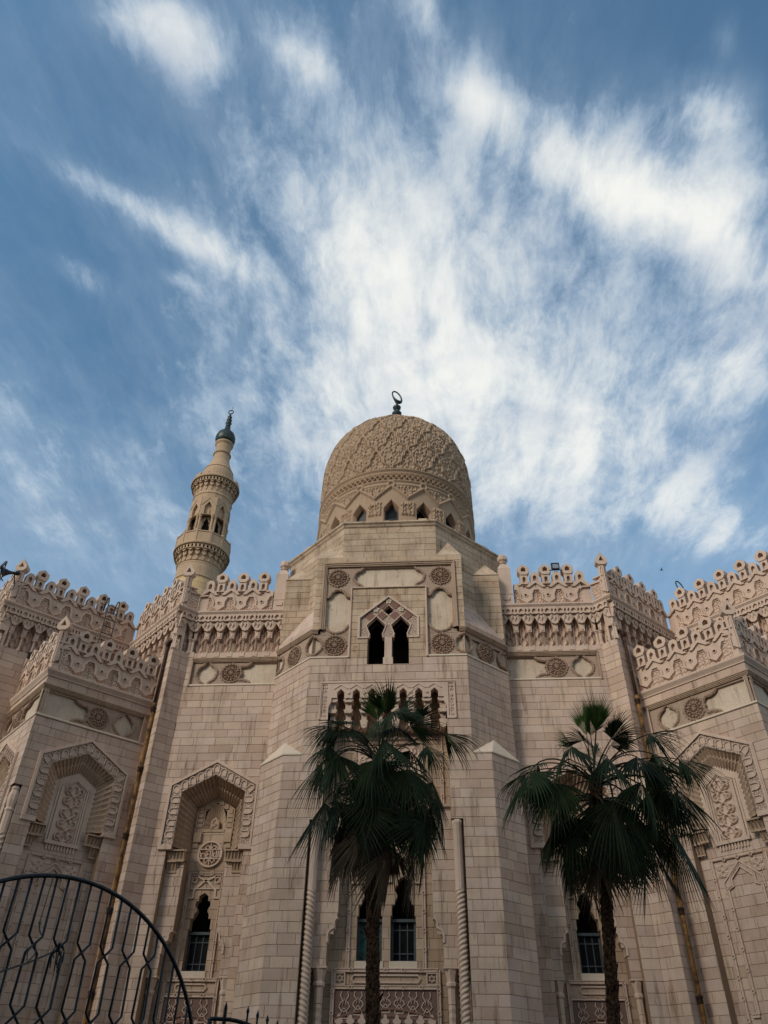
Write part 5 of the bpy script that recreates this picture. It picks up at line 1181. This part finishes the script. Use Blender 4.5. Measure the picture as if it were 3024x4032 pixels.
# ================================================================= minaret
MC = (-17.07, 50.0)
MIN = empty('minaret', (MC[0], MC[1], 0), 'slender ochre stone minaret with two balconies and a dark green bulb', 'minaret')
q = MB(); q.add([(MC[0]+x*3.2, MC[1]+y*3.2, z) for z in (0, 24) for x, y in ((-1,-1),(1,-1),(1,1),(-1,1))], [(0,1,5,4),(1,2,6,5),(2,3,7,6),(3,0,4,7),(4,5,6,7)]); q.build('base', SANDST, MIN)
q = MB(); zz = 24.0; n8 = 48
while zz < 35.2:
    q.lathe(MC, [(1.70,zz),(1.72,zz+.012),(1.72,zz+.425),(1.70,zz+.44)], n8, tone=random.random()); zz += .44
sh = q.build('shaft', SANDST, MIN)
def corbel_ring(z0, r0, r1, h, parent, nb=22):
    q = MB(); q.lathe(MC, [(r0,z0-.2),(r0,z0+h*.6),(r1-.12,z0+h*.62),(r1-.12,z0+h*.86),(r1,z0+h*.88),(r1+.03,z0+h*.95),(r1,z0+h),(r0,z0+h+.03)], 48); p = q.build('balcony_slab', MINST, parent)
    me_ = MB(); w_ = 2*pi*r1/nb
    for t, (zz, rr_, wf) in enumerate(((z0, .12, .36), (z0+h*.26, .34, .62), (z0+h*.5, .62, .9))):
        rad = rr_*(r1-r0); d_ = rad; hh = h*.27
        me_.plate(F0, [(-w_*wf*.5,zz+hh),(w_*wf*.5,zz+hh),(w_*wf*.42,zz+hh*.4),(0,zz-.02),(-w_*wf*.42,zz+hh*.4)], -.3, d_)
    m_ = me_.mesh('corbel')
    for k in range(nb):
        a = 2*pi*k/nb; link('corbel', m_, MINST, p, (MC[0]+r0*cos(a), MC[1]+r0*sin(a), 0), a+pi/2)
    q = MB(); 
    for k in range(nb*2):
        a = 2*pi*(k+.5)/(nb*2); f = FR((MC[0]+(r1-.12)*cos(a), MC[1]+(r1-.12)*sin(a)), (cos(a), sin(a))); q.plate(f, npent(0,.06,z0+h*.66,z0+h*.78,z0+h*.84), -.02, .02)
    q.build('pierced_frieze', VOID, p)
    return p
q = MB(); q.lathe(MC, [(1.72,35.1),(1.80,35.16),(1.74,35.24),(1.72,36.5),(1.80,36.56),(1.72,36.62)], 48); q.build('shaft_moulding', MINST, MIN)
b1 = corbel_ring(36.55, 1.74, 2.28, 1.55, MIN)
for k in range(12):        # parapet panels with posts
    a = 2*pi*(k+.5)/12; f = FR((MC[0]+2.16*cos(a), MC[1]+2.16*sin(a)), (cos(a), sin(a))); q = MB(); q.box(f, -.54, .54, 38.08, 39.10+random.uniform(-.05,.05), -.10, 0, back=True); q.box(f, -.54, .54, 39.08, 39.18, -.13, .05, back=True); q.build('parapet_panel', MINST, b1)
    a = 2*pi*k/12; f = FR((MC[0]+2.2*cos(a), MC[1]+2.2*sin(a)), (cos(a), sin(a))); q = MB(); q.box(f, -.09, .09, 38.05, 39.35, -.16, .06, back=True); q.build('parapet_post', MINST, b1)
q = MB(); q.lathe(MC, [(1.18,38.0),(1.18,43.15),(1.62,43.2),(1.66,43.6),(1.72,43.66),(1.66,43.74),(1.62,44.0)], 16); mid = q.build('lantern_core', MINST, MIN)
for k in range(8):
    a = 2*pi*(k+.25)/8; f = FR((MC[0]+1.56*cos(a), MC[1]+1.56*sin(a)), (cos(a), sin(a))); q = MB()
    q.plate(f, rect(-.64,.64,41.3,43.2), -.25, .04, holes=[npent(0,.30,41.34,42.2,42.7)]); q.strip(f, [(-.60,42.3),(0,43.1),(.60,42.3)], .07, 0, .08); q.build('pointed_arch', MINST, mid)
    q = MB(); q.plate(f, [(-.31,41.3),(.31,41.3),(.31,42.2),(0,42.72),(-.31,42.2)], -.24, -.20); q.plate(f, [(-.14,41.5),(.14,41.5),(.14,41.9),(0,42.15),(-.14,41.9)], -.22, -.14); q.build('arch_infill', MINST, mid)
    g_ = FR((MC[0]+1.17*cos(a), MC[1]+1.17*sin(a)), (cos(a), sin(a))); q = MB(); q.plate(g_, [(-.27,38.1),(.27,38.1),(.27,40.3),(.18,40.5),(.23,40.7),(.10,40.95),(0,41.2),(-.10,40.95),(-.23,40.7),(-.18,40.5),(-.27,40.3)], -.1, .03); q.build('doorway', VOID, mid)
    for s in (-.50, .50):
        c = f.p(s, 0, -.02); q = MB(); q.lathe(c, [(.15,39.0),(.15,39.12),(.10,39.2),(.10,40.95),(.14,41.0),(.11,41.05),(.17,41.25),(.17,41.32)], 10); q.build('colonnette', MINST, mid)
b2 = corbel_ring(44.0, 1.62, 2.10, 1.45, MIN)
for k in range(16):
    if random.random() < .55:
        a = 2*pi*(k+.5)/16; f = FR((MC[0]+2.03*cos(a), MC[1]+2.03*sin(a)), (cos(a), sin(a))); q = MB(); h_ = random.uniform(.12,.62); q.plate(f, [(-.3,45.4),(.3,45.4),(.3,45.4+h_*.7),(.12,45.42+h_),(-.08,45.4+h_*.6),(-.3,45.4+h_)], -.10, 0, back=True); q.build('broken_parapet', MINST, b2)
q = MB(); q.lathe(MC, [(1.45,45.3),(1.45,46.4),(1.40,46.85),(1.28,47.15),(1.33,47.2),(1.28,47.26),(1.05,47.8),(.82,48.4),(.72,49.0),(.70,49.3),(.80,49.38),(.82,49.46),(.70,49.54),(.68,49.9),(.70,50.5),(.83,50.7),(.84,50.85),(.70,50.95)], 32); q.build('upper_neck', MINST, MIN, smooth=False)
q = MB(); q.lathe(MC, [(.70,50.9),(.84,51.0),(.93,51.4),(.91,51.75),(.77,52.15),(.52,52.45),(.34,52.6),(.28,52.9),(.22,53.25)], 28); bl = q.build('bulb', GREENM, MIN, smooth=True)
q = MB(); q.lathe(MC, [(.26,53.2),(.16,53.3),(.12,53.4),(.26,53.55),(.30,53.66),(.2,53.78),(.10,53.86),(.24,53.98),(.27,54.1),(.16,54.22),(.09,54.3),(.20,54.42),(.22,54.52),(.12,54.62),(.07,54.7),(.12,54.82),(.05,54.95),(.04,55.02)], 12)
ring = [(MC[0]+.24*sin(a), MC[1], 55.22-.24*cos(a)) for a in np.linspace(0, 2*pi, 21)]; q.tube(ring, .05, 6, cap=False); q.tube([(MC[0]+.05,MC[1],55.3),(MC[0]+.14,MC[1],56.0)], .018, 5); q.build('crescent_finial', GREENM, MIN, smooth=True)

# ================================================================= palms
def frond_mesh(name, e0, e1, pl, br, phim, droop, fold, seed, nseg=38, ragged=.0):
    rg = random.Random(seed); V = []; F = []; Tn = []
    def quad(a, b, c, d, t): F.append((a, b, c, d)); Tn.append(t)
    # petiole: bent strip tube
    n = 9; pts = []; x = z = 0.0; a = e0
    for i in range(n+1):
        pts.append((x, z, a)); a = e0+(e1-e0)*((i+1)/n)**1.3; x += cos(a)*pl/n; z += sin(a)*pl/n
    for i, (px_, pz_, pa) in enumerate(pts):
        w_ = .028*(1-.45*i/n); b = len(V)
        for (oy, on) in ((-w_,0),(0,-w_*.8),(w_,0),(0,w_*.5)): V.append((px_-sin(pa)*on, oy, pz_+cos(pa)*on))
        if i:
            for k in range(4): quad(b-4+k, b-4+(k+1) % 4, b+(k+1) % 4, b+k, -1)
    hx, hz, ha = pts[-1]; f = Vector((cos(ha),0,sin(ha))); up = Vector((-sin(ha),0,cos(ha))); sd_ = Vector((0,1,0)); hub = Vector((hx,0,hz)); M_ = 8
    for i in range(nseg):
        q = (i+.5)/nseg*2-1; ph = q*phim; dph = 2*phim/nseg*.5
        L = br*(1-.22*q*q)*rg.uniform(.90,1.08)
        if rg.random() < ragged: L *= rg.uniform(.35,.8)
        d = f*cos(ph)+sd_*sin(ph); d = (d-up*fold*abs(sin(ph))*1.0).normalized()
        s_ = f*-sin(ph)+sd_*cos(ph); nrm = d.cross(s_).normalized(); dr = droop*rg.uniform(.75,1.3); tw = rg.uniform(-.25,.25); tip = rg.uniform(.5,1.4); p = hub.copy(); dirv = d.copy(); base = len(V); tone = rg.random()*.5
        for k in range(M_+1):
            t = k/M_
            r_ = L*t
            if k: 
                bend = dr*(.03+.17*t*t+tip*.42*max(0, t-.5)); dirv = (dirv+Vector((0,0,-bend))).normalized(); p = p+dirv*(L/M_)
            w_ = min(r_*dph*1.06, .022*br*1.15) if t < .48 else .022*br*1.15*max(.04, (1-t)/.52)
            if t >= .44: w_ *= .80
            wv_ = (s_+nrm*tw*t).normalized()
            V.append(tuple(p-wv_*w_)); V.append(tuple(p+nrm*w_*.55)); V.append(tuple(p+wv_*w_))
            if k:
                b = len(V)-6; quad(b, b+1, b+4, b+3, tone); quad(b+1, b+2, b+5, b+4, tone)
    me_ = bpy.data.meshes.new(name); me_.from_pydata(V, [], F); me_.update()
    at = me_.attributes.new('tone', 'FLOAT', 'FACE'); at.data.foreach_set('value', np.array([max(0,t) for t in Tn], dtype=np.float32))
    return me_, [1 if t < 0 else 0 for t in Tn]
def frond_set(kind, leafm, specs):
    out = []
    for i, sp in enumerate(specs):
        me_, mi = frond_mesh('frond_'+kind, *sp); me_.materials.append(leafm); me_.materials.append(PETI); me_.polygons.foreach_set('material_index', mi); out.append(me_)
    return out
R_ = radians
YOUNG = frond_set('young', LEAFY, [(R_(84),R_(80),.85,.95,R_(34),.25,.5,1,26),(R_(76),R_(70),.80,.95,R_(48),.35,.7,2,28)])
UPR = frond_set('upright', LEAF, [(R_(70),R_(48),.95,.95,R_(88),.7,.5,3),(R_(62),R_(28),1.05,1.0,R_(95),.8,.5,4),(R_(72),R_(62),.9,1.0,R_(50),.6,1.1,35,28,.05)])
SPR = frond_set('spreading', LEAF, [(R_(55),R_(-12),1.35,1.0,R_(105),1.0,.5,6,40,.05),(R_(45),R_(-30),1.4,1.0,R_(108),1.0,.4,7,40,.05),(R_(50),R_(-20),1.2,1.0,R_(90),1.2,.8,31,34,.12),(R_(38),R_(-5),1.45,1.0,R_(75),1.3,.9,32,30,.15)])
DRP = frond_set('drooping', LEAF, [(R_(38),R_(-62),1.45,1.1,R_(100),.7,.4,9,38,.08),(R_(25),R_(-72),1.5,1.05,R_(92),.7,.35,10,36,.10),(R_(15),R_(-78),1.3,1.15,R_(85),.6,.5,11,36,.12),(R_(30),R_(-50),1.3,1.15,R_(65),1.0,.9,33,28,.15),(R_(42),R_(-45),1.1,1.15,R_(80),1.1,.7,34,32,.15)])
HNG = frond_set('hanging', LEAFD, [(R_(-15),R_(-84),1.0,1.0,R_(50),.4,.6,12,26,.25),(R_(-25),R_(-86),1.1,1.05,R_(36),.4,.7,13,22,.3)])
HNGG = frond_set('hanging_green', LEAF, [(R_(5),R_(-80),1.25,1.15,R_(80),.4,.4,14,34,.12),(R_(-10),R_(-84),1.2,1.1,R_(65),.4,.5,15,32,.12),(R_(0),R_(-70),1.0,1.1,R_(90),.5,.3,16,34,.12)])
PSC = 1.24
def palm(path, hubz, plan, seed, label, tilt):
    rg = random.Random(seed); base = path[0]; root = empty('palm_tree', base[:3], label, 'palm tree', 'fan palms before the facade')
    q = MB(); Vv = []; n = 22; zz = 0.0; ph_ = 0; rows = 0; P_ = np.array(path)
    zs = np.arange(0, path[-1][2]+.001, .045); saw = 0; Fv = []
    for j, z in enumerate(zs):
        cx, cy = np.interp(z, P_[:,2], P_[:,0]), np.interp(z, P_[:,2], P_[:,1]); r0 = np.interp(z, P_[:,2], P_[:,3])
        if j % 3 == 0: saw = rg.uniform(0,.018)
        for k in range(n):
            rr = r0+saw*(1-(j % 3)/3)+rg.uniform(-.008,.008)+.012*sin(k*3+j*.7); a = 2*pi*k/n; Vv.append((cx+rr*cos(a), cy+rr*sin(a), z))
    for j in range(len(zs)-1):
        for k in range(n): Fv.append((j*n+k, j*n+(k+1) % n, (j+1)*n+(k+1) % n, (j+1)*n+k))
    q.add(Vv, Fv); q.build('trunk', BARK, root)
    hx, hy = path[-1][0], path[-1][1]
    boot = MB(); boot.add([(0,-.06,0),(0,.06,0),(.07,-.035,.16),(.07,.035,.16),(.02,-.05,.0),(.10,0,.26),(.0,0,.12)], [(0,1,3,2),(2,3,5),(0,2,6),(1,6,3),(2,5,6),(3,6,5)]); bm_ = boot.mesh('leaf_base')
    for i in range(26):
        z = hubz-.15-rg.random()**1.4*(hubz*.62); a = rg.uniform(0, 2*pi); cx, cy, r0 = [np.interp(z, P_[:,2], P_[:,c]) for c in (0,1,3)]
        link('leaf_base', bm_, BARK, root, (cx+r0*.9*cos(a), cy+r0*.9*sin(a), z), a, (rg.uniform(.6,1.2),)*3)
    for i, (kind, az, sc) in enumerate(plan):
        me_ = kind[i % len(kind)]; hz = hubz+{id(YOUNG):.25,id(UPR):.15,id(SPR):.05,id(DRP):-.1,id(HNG):-.95,id(HNGG):-.55}[id(kind)]+rg.uniform(-.08,.08)
        sc *= PSC
        o = link('frond', me_, None, root, (hx+.1*cos(az), hy+.1*sin(az), hz), az, (sc*rg.uniform(.92,1.08), sc, sc*rg.uniform(.92,1.08)))
        o.rotation_euler = (rg.uniform(-.45,.45), rg.uniform(-.22,.22), az)
    return root
def ring_plan(kind, n, a0, sc, rg): return [(kind, a0+2*pi*i/n+rg.uniform(-.22,.22), sc*rg.uniform(.9,1.1)) for i in range(n)]
rg = random.Random(21)
p1 = [(HNG, 3.0, 1.1),(HNG, .1, 1.2),(HNG, -2.2, 1.25),(HNG, -.9, 1.3),(HNG, -1.5, 1.2),(HNGG, -2.7, 1.2),(HNGG, -.4, 1.25),(HNGG, -2.4, 1.1),(HNGG, -.7, 1.1),(HNGG, .1, 1.15),(HNGG, 3.0, 1.15),(HNGG, -1.3, 1.0),(HNGG, 2.5, 1.1),(YOUNG, -1.9, .8),(UPR, -1.75, .92),(UPR, -.35, .95),(UPR, 2.6, .6),(UPR, .2, 1.0),(UPR, 1.4, .9)]+ring_plan(SPR, 8, .3, .95, rg)+ring_plan(DRP, 11, .1, 1.0, rg)+ring_plan(HNGG, 9, .5, 1.0, rg)+ring_plan(HNG, 9, .2, .95, rg)+[(SPR, -1.2, 1.0),(SPR, -2.2, .9),(DRP, -1.5, 1.0),(DRP, 3.3, 1.0),(SPR, 3.0, .95),(DRP, 0.1, 1.05)]
palm([(.40,20,0,.21),(.33,20,3.4,.15),(.27,20,6.1,.145),(.36,20,8.0,.15),(.42,20,9.1,.17)], 9.25, p1, 5, 'tall fan palm in front of the domed bay and its twin window', (.0,0))
rg = random.Random(44)
p2 = [(HNG, -1.9, 1.2),(HNG, -.8, 1.1),(HNGG, -2.8, 1.2),(HNGG, -.1, 1.25),(HNGG, -2.4, 1.1),(HNGG, -.6, 1.15),(HNGG, .2, 1.2),(HNGG, 3.2, 1.1),(DRP, -.2, 1.2),(DRP, -.9, 1.1),(YOUNG, -1.7, .86),(YOUNG, 3.0, .7),(YOUNG, -2.5, .8),(YOUNG, -1.1, .74),(UPR, .1, .85),(UPR, -.9, .8),(UPR, -2.2, .7),(UPR, 1.5, .7)]+ring_plan(SPR, 7, .8, 1.0, rg)+ring_plan(DRP, 10, .4, 1.08, rg)+ring_plan(HNGG, 7, .3, 1.0, rg)+ring_plan(HNG, 4, .9, .9, rg)+[(SPR, 3.2, 1.0),(SPR, 2.9, 1.0),(DRP, 0.0, 1.15),(DRP, -.35, 1.15),(SPR, .15, 1.15),(SPR, -.4, 1.1),(DRP, .4, 1.1),(DRP, -1.5, 1.0),(HNGG, 3.3, 1.0),(HNGG, -1.7, 1.05)]
palm([(5.22,20,0,.20),(5.55,20,3.44,.13),(5.79,20,5.87,.13),(5.93,20,8.0,.14),(5.97,20,8.65,.16)], 8.72, p2, 9, 'fan palm with bright young leaves before the right wing window', (.0,0))

# ================================================================= rusty rain pipes
for sg, lab in ((-1, 'rusty yellow rain pipe in the wall corner above the arched iron gate'), (1, 'rusty yellow rain pipe passing behind the palm with bright young leaves')):
    x, y = sg*10.19, 29.93; root = empty('rain_pipe', (x, y, 0), lab, 'pipe', 'rain pipes in the corners beside the wings')
    q = MB(); q.tube([(x,y,.1),(x+.012,y,6),(x-.01,y,11),(x,y,15.7)], .072, 12); q.build('lower_pipe', PIPEM, root, smooth=True)
    q = MB(); q.tube([(x,y,15.7),(x-sg*.02,y,17.2),(x-sg*.03,y,18.5)], .07, 12); q.build('upper_pipe', PIPED, root, smooth=True)
    q = MB(); q.tube([(x-sg*.03,y,18.45),(x-sg*.03,y,18.62),(x-sg*.08,y+.02,18.72),(x-sg*.22,y+.0,18.74),(x-sg*.36,y-.06,18.66)], [.09,.11,.1,.085,.11], 10); q.build('outlet_elbow', PIPED, root, smooth=True)
    for z in (2.4,5.0,7.6,10.2,12.8,15.4):
        q = MB(); q.lathe((x,y), [(.074,z-.10),(.10,z-.08),(.098,z+.06),(.12,z+.08),(.118,z+.13),(.074,z+.15)], 12); q.build('pipe_collar', PIPED if z > 4 else PIPEM, root, smooth=True)

# ================================================================= iron gate
P0 = np.array([-.627, 6.1034]); ph = radians(39); GT = (sin(ph), cos(ph)); GF = FR((P0[0], P0[1]), (GT[1], -GT[0]))
if GF.t[0]*GT[0]+GF.t[1]*GT[1] < 0: GF = FR((P0[0], P0[1]), (-GT[1], GT[0]))
gate = empty('iron_gate', (P0[0], P0[1], 0), 'black round-topped iron gate leaf with twisted crossing bars', 'gate')
GC, GR = (-.19, 1.69), 1.325
q = MB(); q.tube([GF.p(GC[0]+GR*cos(a), GC[1]+GR*sin(a), 0) for a in np.linspace(-.02, pi+.02, 61)], .0155, 10); q.build('arched_rail', IRON, gate, smooth=True)
for sg in (-1, 1):
    q = MB(); q.tube([GF.p(GC[0]+sg*GR, 1.70, 0), GF.p(GC[0]+sg*GR, 0, 0)], .0155, 8); q.build('stile', IRON, gate, smooth=True)
q = MB(); q.tube([GF.p(GC[0]-GR, .12, 0), GF.p(GC[0]+GR, .12, 0)], .015, 8); q.build('bottom_rail', IRON, gate, smooth=True)
PITCH_ = .0925; zc_ = [2.56, 2.15, 1.74, 1.33, .92, .51]
for k in range(-8, 8):
    cpair = -.005+k*PITCH_*2
    for sg in (-1, 1):
        s = cpair+sg*PITCH_/2
        if abs(s-GC[0]) > GR-.03: continue
        ztop = lambda s_: GC[1]+sqrt(max(0, GR**2-(s_-GC[0])**2))
        pth = [GF.p(s, ztop(s)-.003, 0)]; cur = s; dd = .006*sg
        for z in zc_:
            oth = 2*cpair-cur
            lim = min(ztop(cur), ztop(oth))
            if lim < z+.09: continue
            pth += [GF.p(cur, z+.052, dd), GF.p(cpair, z, dd*1.5), GF.p(oth, z-.052, dd)]; cur = oth; dd = -dd
        pth.append(GF.p(cur, .12, 0)); q = MB(); q.tube(pth, .0092, 8); q.build('bar', IRON, gate, smooth=True)
q = MB(); q.tube([GF.p(-.72,2.30,.02), GF.p(-.5,2.40,.03), GF.p(-.40,2.44,.03), GF.p(-.2,2.545,.02)], .006, 6); q.tube([GF.p(-.385,2.56,.02), GF.p(-.42,2.50,.035), GF.p(-.40,2.44,.03), GF.p(-.36,2.50,.03), GF.p(-.37,2.56,.02)], .005, 6); q.build('rope', ROPE, None, label='grey rope strung across the crossing bars of the arched gate', category='rope')
q = MB(); rg = random.Random(3)
for i in range(9):
    a = rg.uniform(0, 2*pi); q.tube([GF.p(-.197,2.56,.015), GF.p(-.197+.03*cos(a),2.56+.03*sin(a),.03), GF.p(-.197+.045*cos(a),2.55+.03*sin(a)-.02,.03), GF.p(-.19+.05*cos(a)*rg.random(),2.50-rg.random()*.10,.025)], .0045, 5)
q.build('tied_rag', IRON, None, label='dark rag knotted on a crossing of the arched gate', category='rag')
q = MB()
for i in range(3): q.tube([GF.p(-.385+.01*i,2.70,.01), GF.p(-.375,2.66,.02), GF.p(-.36+.012*i,2.63-.012*i,.02)], .003, 5)
q.tube([GF.p(-.367,3.0,.012), GF.p(-.374,2.85,.014), GF.p(-.378,2.68,.012)], .0035, 5); q.build('wire_tie', ROPE, None, label='thin loose wire hanging down a bar of the arched gate', category='wire')
# spiked fence leaf
SF = FR((0, 7.66), (0,-1)); fence = empty('spiked_fence', (.7, 7.66, 0), 'low spear-topped iron fence beyond the arched gate', 'fence')
rz = lambda x: 2.31-.03*max(0, x)-.42*max(0, x-.12)**1.5
q = MB(); q.tube([SF.p(x, rz(x), 0) for x in np.linspace(-.04, 1.6, 30)], .016, 8); q.build('curved_rail', IRON, fence, smooth=True)
q = MB(); q.tube([SF.p(-.04,0,0), SF.p(-.04,2.31,0)], .02, 8); q.tube([SF.p(-.04,.15,0), SF.p(1.6,.15,0)], .014, 8); q.build('post_and_bottom_rail', IRON, fence, smooth=True)
for i, x in enumerate([.085]+[.28+.088*k for k in range(15)]):
    zt = rz(x)+.13; q = MB(); q.tube([SF.p(x,.15,0), SF.p(x,zt-.05,0)], .009 if i else .016, 7); q.tube([SF.p(x,zt-.055,0), SF.p(x,zt-.04,0), SF.p(x,zt,0)], [.010,.015,.001], 6); q.build('spear', IRON, fence)

# ================================================================= things on the roofs
lad = empty('roof_ladder', (-14.1,31.7,16.0), 'thin dark metal ladder hooked over the parapet above the pavilion roof', 'ladder')
la, lb = Vector((-14.30,31.50,0)), Vector((-13.92,31.88,0)); back = Vector((-.5,.5,0))
def lp(base, z): t = (z-16)/6.0; return base+Vector((.25,-.25,0))*(1-t)*.6+Vector((0,0,z))
for b in (la, lb):
    q = MB(); q.tube([lp(b,16.0), lp(b,19), lp(b,21.9), lp(b,22.2)+Vector((-.06,.06,0)), lp(b,22.28)+Vector((-.18,.18,0)), lp(b,22.1)+Vector((-.32,.32,0)), lp(b,21.7)+Vector((-.38,.38,0))], .03, 6); q.build('rail', IRON, lad, smooth=True)
for i in range(15):
    z = 16.3+i*.39; q = MB(); q.tube([lp(la,z), lp(lb,z)], .022, 5); q.build('rung', IRON, lad)
def horn(loc, direc, sc, label):
    root = empty('horn_loudspeaker', loc, label, 'loudspeaker', 'horn loudspeakers on the parapets'); d = Vector(direc).normalized(); p0 = Vector(loc)
    q = MB(); q.tube([tuple(p0+d*x*sc) for x in (0,.10,.22,.34,.44,.50,.505)], [r*sc for r in (.05,.06,.09,.15,.22,.28,.285)], 18, cap=False); q.build('horn', SPK, root, smooth=True)
    q = MB(); q.tube([tuple(p0-d*.20*sc), tuple(p0-d*.16*sc), tuple(p0+d*.03*sc)], [.07*sc,.10*sc,.09*sc], 12); q.build('driver', SPK, root, smooth=True)
    q = MB(); q.tube([tuple(p0), tuple(p0+Vector((.1,.1,-.5))*sc)], .025*sc, 6); q.build('bracket', IRON, root); return root
horn((-17.75,28.5,21.75), (-.75,-.55,-.25), 1.15, 'dark horn loudspeaker beside the tallest corner finial of the upper parapet')
horn((-17.25,30.05,18.35), (-.8,-.5,-.15), 1.25, 'dark horn loudspeaker on the side parapet of the pavilion')
fl = empty('floodlight', (-16.6,30.05,18.15), 'small black floodlight box beside the pavilion loudspeaker', 'floodlight', 'floodlights on the parapets'); ff = FR((-16.6,30.0), (-.5,-1)); q = MB(); q.box(ff, -.22, .22, 18.0, 18.32, -.14, .04, back=True); q.build('housing', SPK, fl); q = MB(); q.box(ff, -.17, .17, 18.04, 18.28, 0, .048); q.build('lens', GLASS, fl); q = MB(); q.tube([ff.p(0,18.05,-.1), ff.p(.3,17.8,-.1)], .025, 6); q.build('arm', IRON, fl)
fl = empty('floodlight', (7.73,30.2,22.2), 'square floodlight standing between merlons of the right wing parapet', 'floodlight', 'floodlights on the parapets'); ff = FR((7.73,30.12), (0,-1)); q = MB(); q.plate(ff, rect(-.19,.19,22.26,22.60), -.12, .02, holes=[rect(-.15,.15,22.30,22.56)], back=True); q.box(ff, -.17, .17, 22.28, 22.58, -.11, -.02); q.build('housing', SPK, fl); q = MB(); q.box(ff, -.15, .15, 22.30, 22.56, -.10, -.005); q.build('lens', GLAMP, fl); q = MB(); q.tube([ff.p(-.30,22.22,-.05), ff.p(.30,22.22,-.05)], .02, 6); q.build('bracket', IRON, fl)
an = empty('antenna', (-18.3,28.45,20.4), 'black lattice antenna behind the upper corner horn loudspeaker', 'antenna'); 
q = MB(); q.tube([(-18.35,28.5,20.35),(-18.35,28.5,22.4)], .03, 6); q.build('mast', IRON, an)
q = MB(); q.strip(FR((-18.42,28.42), (.2,-1)), [(-.5,21.2),(.10,22.4)], .10, -.03, .03); q.strip(FR((-18.42,28.42), (.2,-1)), [(-.3,21.1),(.05,21.7)], .05, -.03, .03); q.strip(FR((-18.42,28.42), (.2,-1)), [(-.1,21.75),(.25,21.3)], .05, -.03, .03); q.build('reflector', IRON, an)
bd = (1429*1.82278, 1231*1.82278); dv = (bd[0]-1512)*CR+FPX*CF+(2016-bd[1])*CU; bp = Vector(CAM+dv/np.linalg.norm(dv)*70)
q = MB(); q.tube([tuple(bp+Vector((-.16,0,0))), tuple(bp), tuple(bp+Vector((.16,.05,.0)))], [.01,.055,.015], 7); q.add([tuple(bp+Vector(v)) for v in ((-.05,.0,.0),(.06,0,.02),(-.02,-.32,.10),(-.02,.32,.10))], [(0,1,2),(0,3,1)]); q.build('bird', SPK, None, label='small dark bird flying in the sky above the right parapet', category='bird')
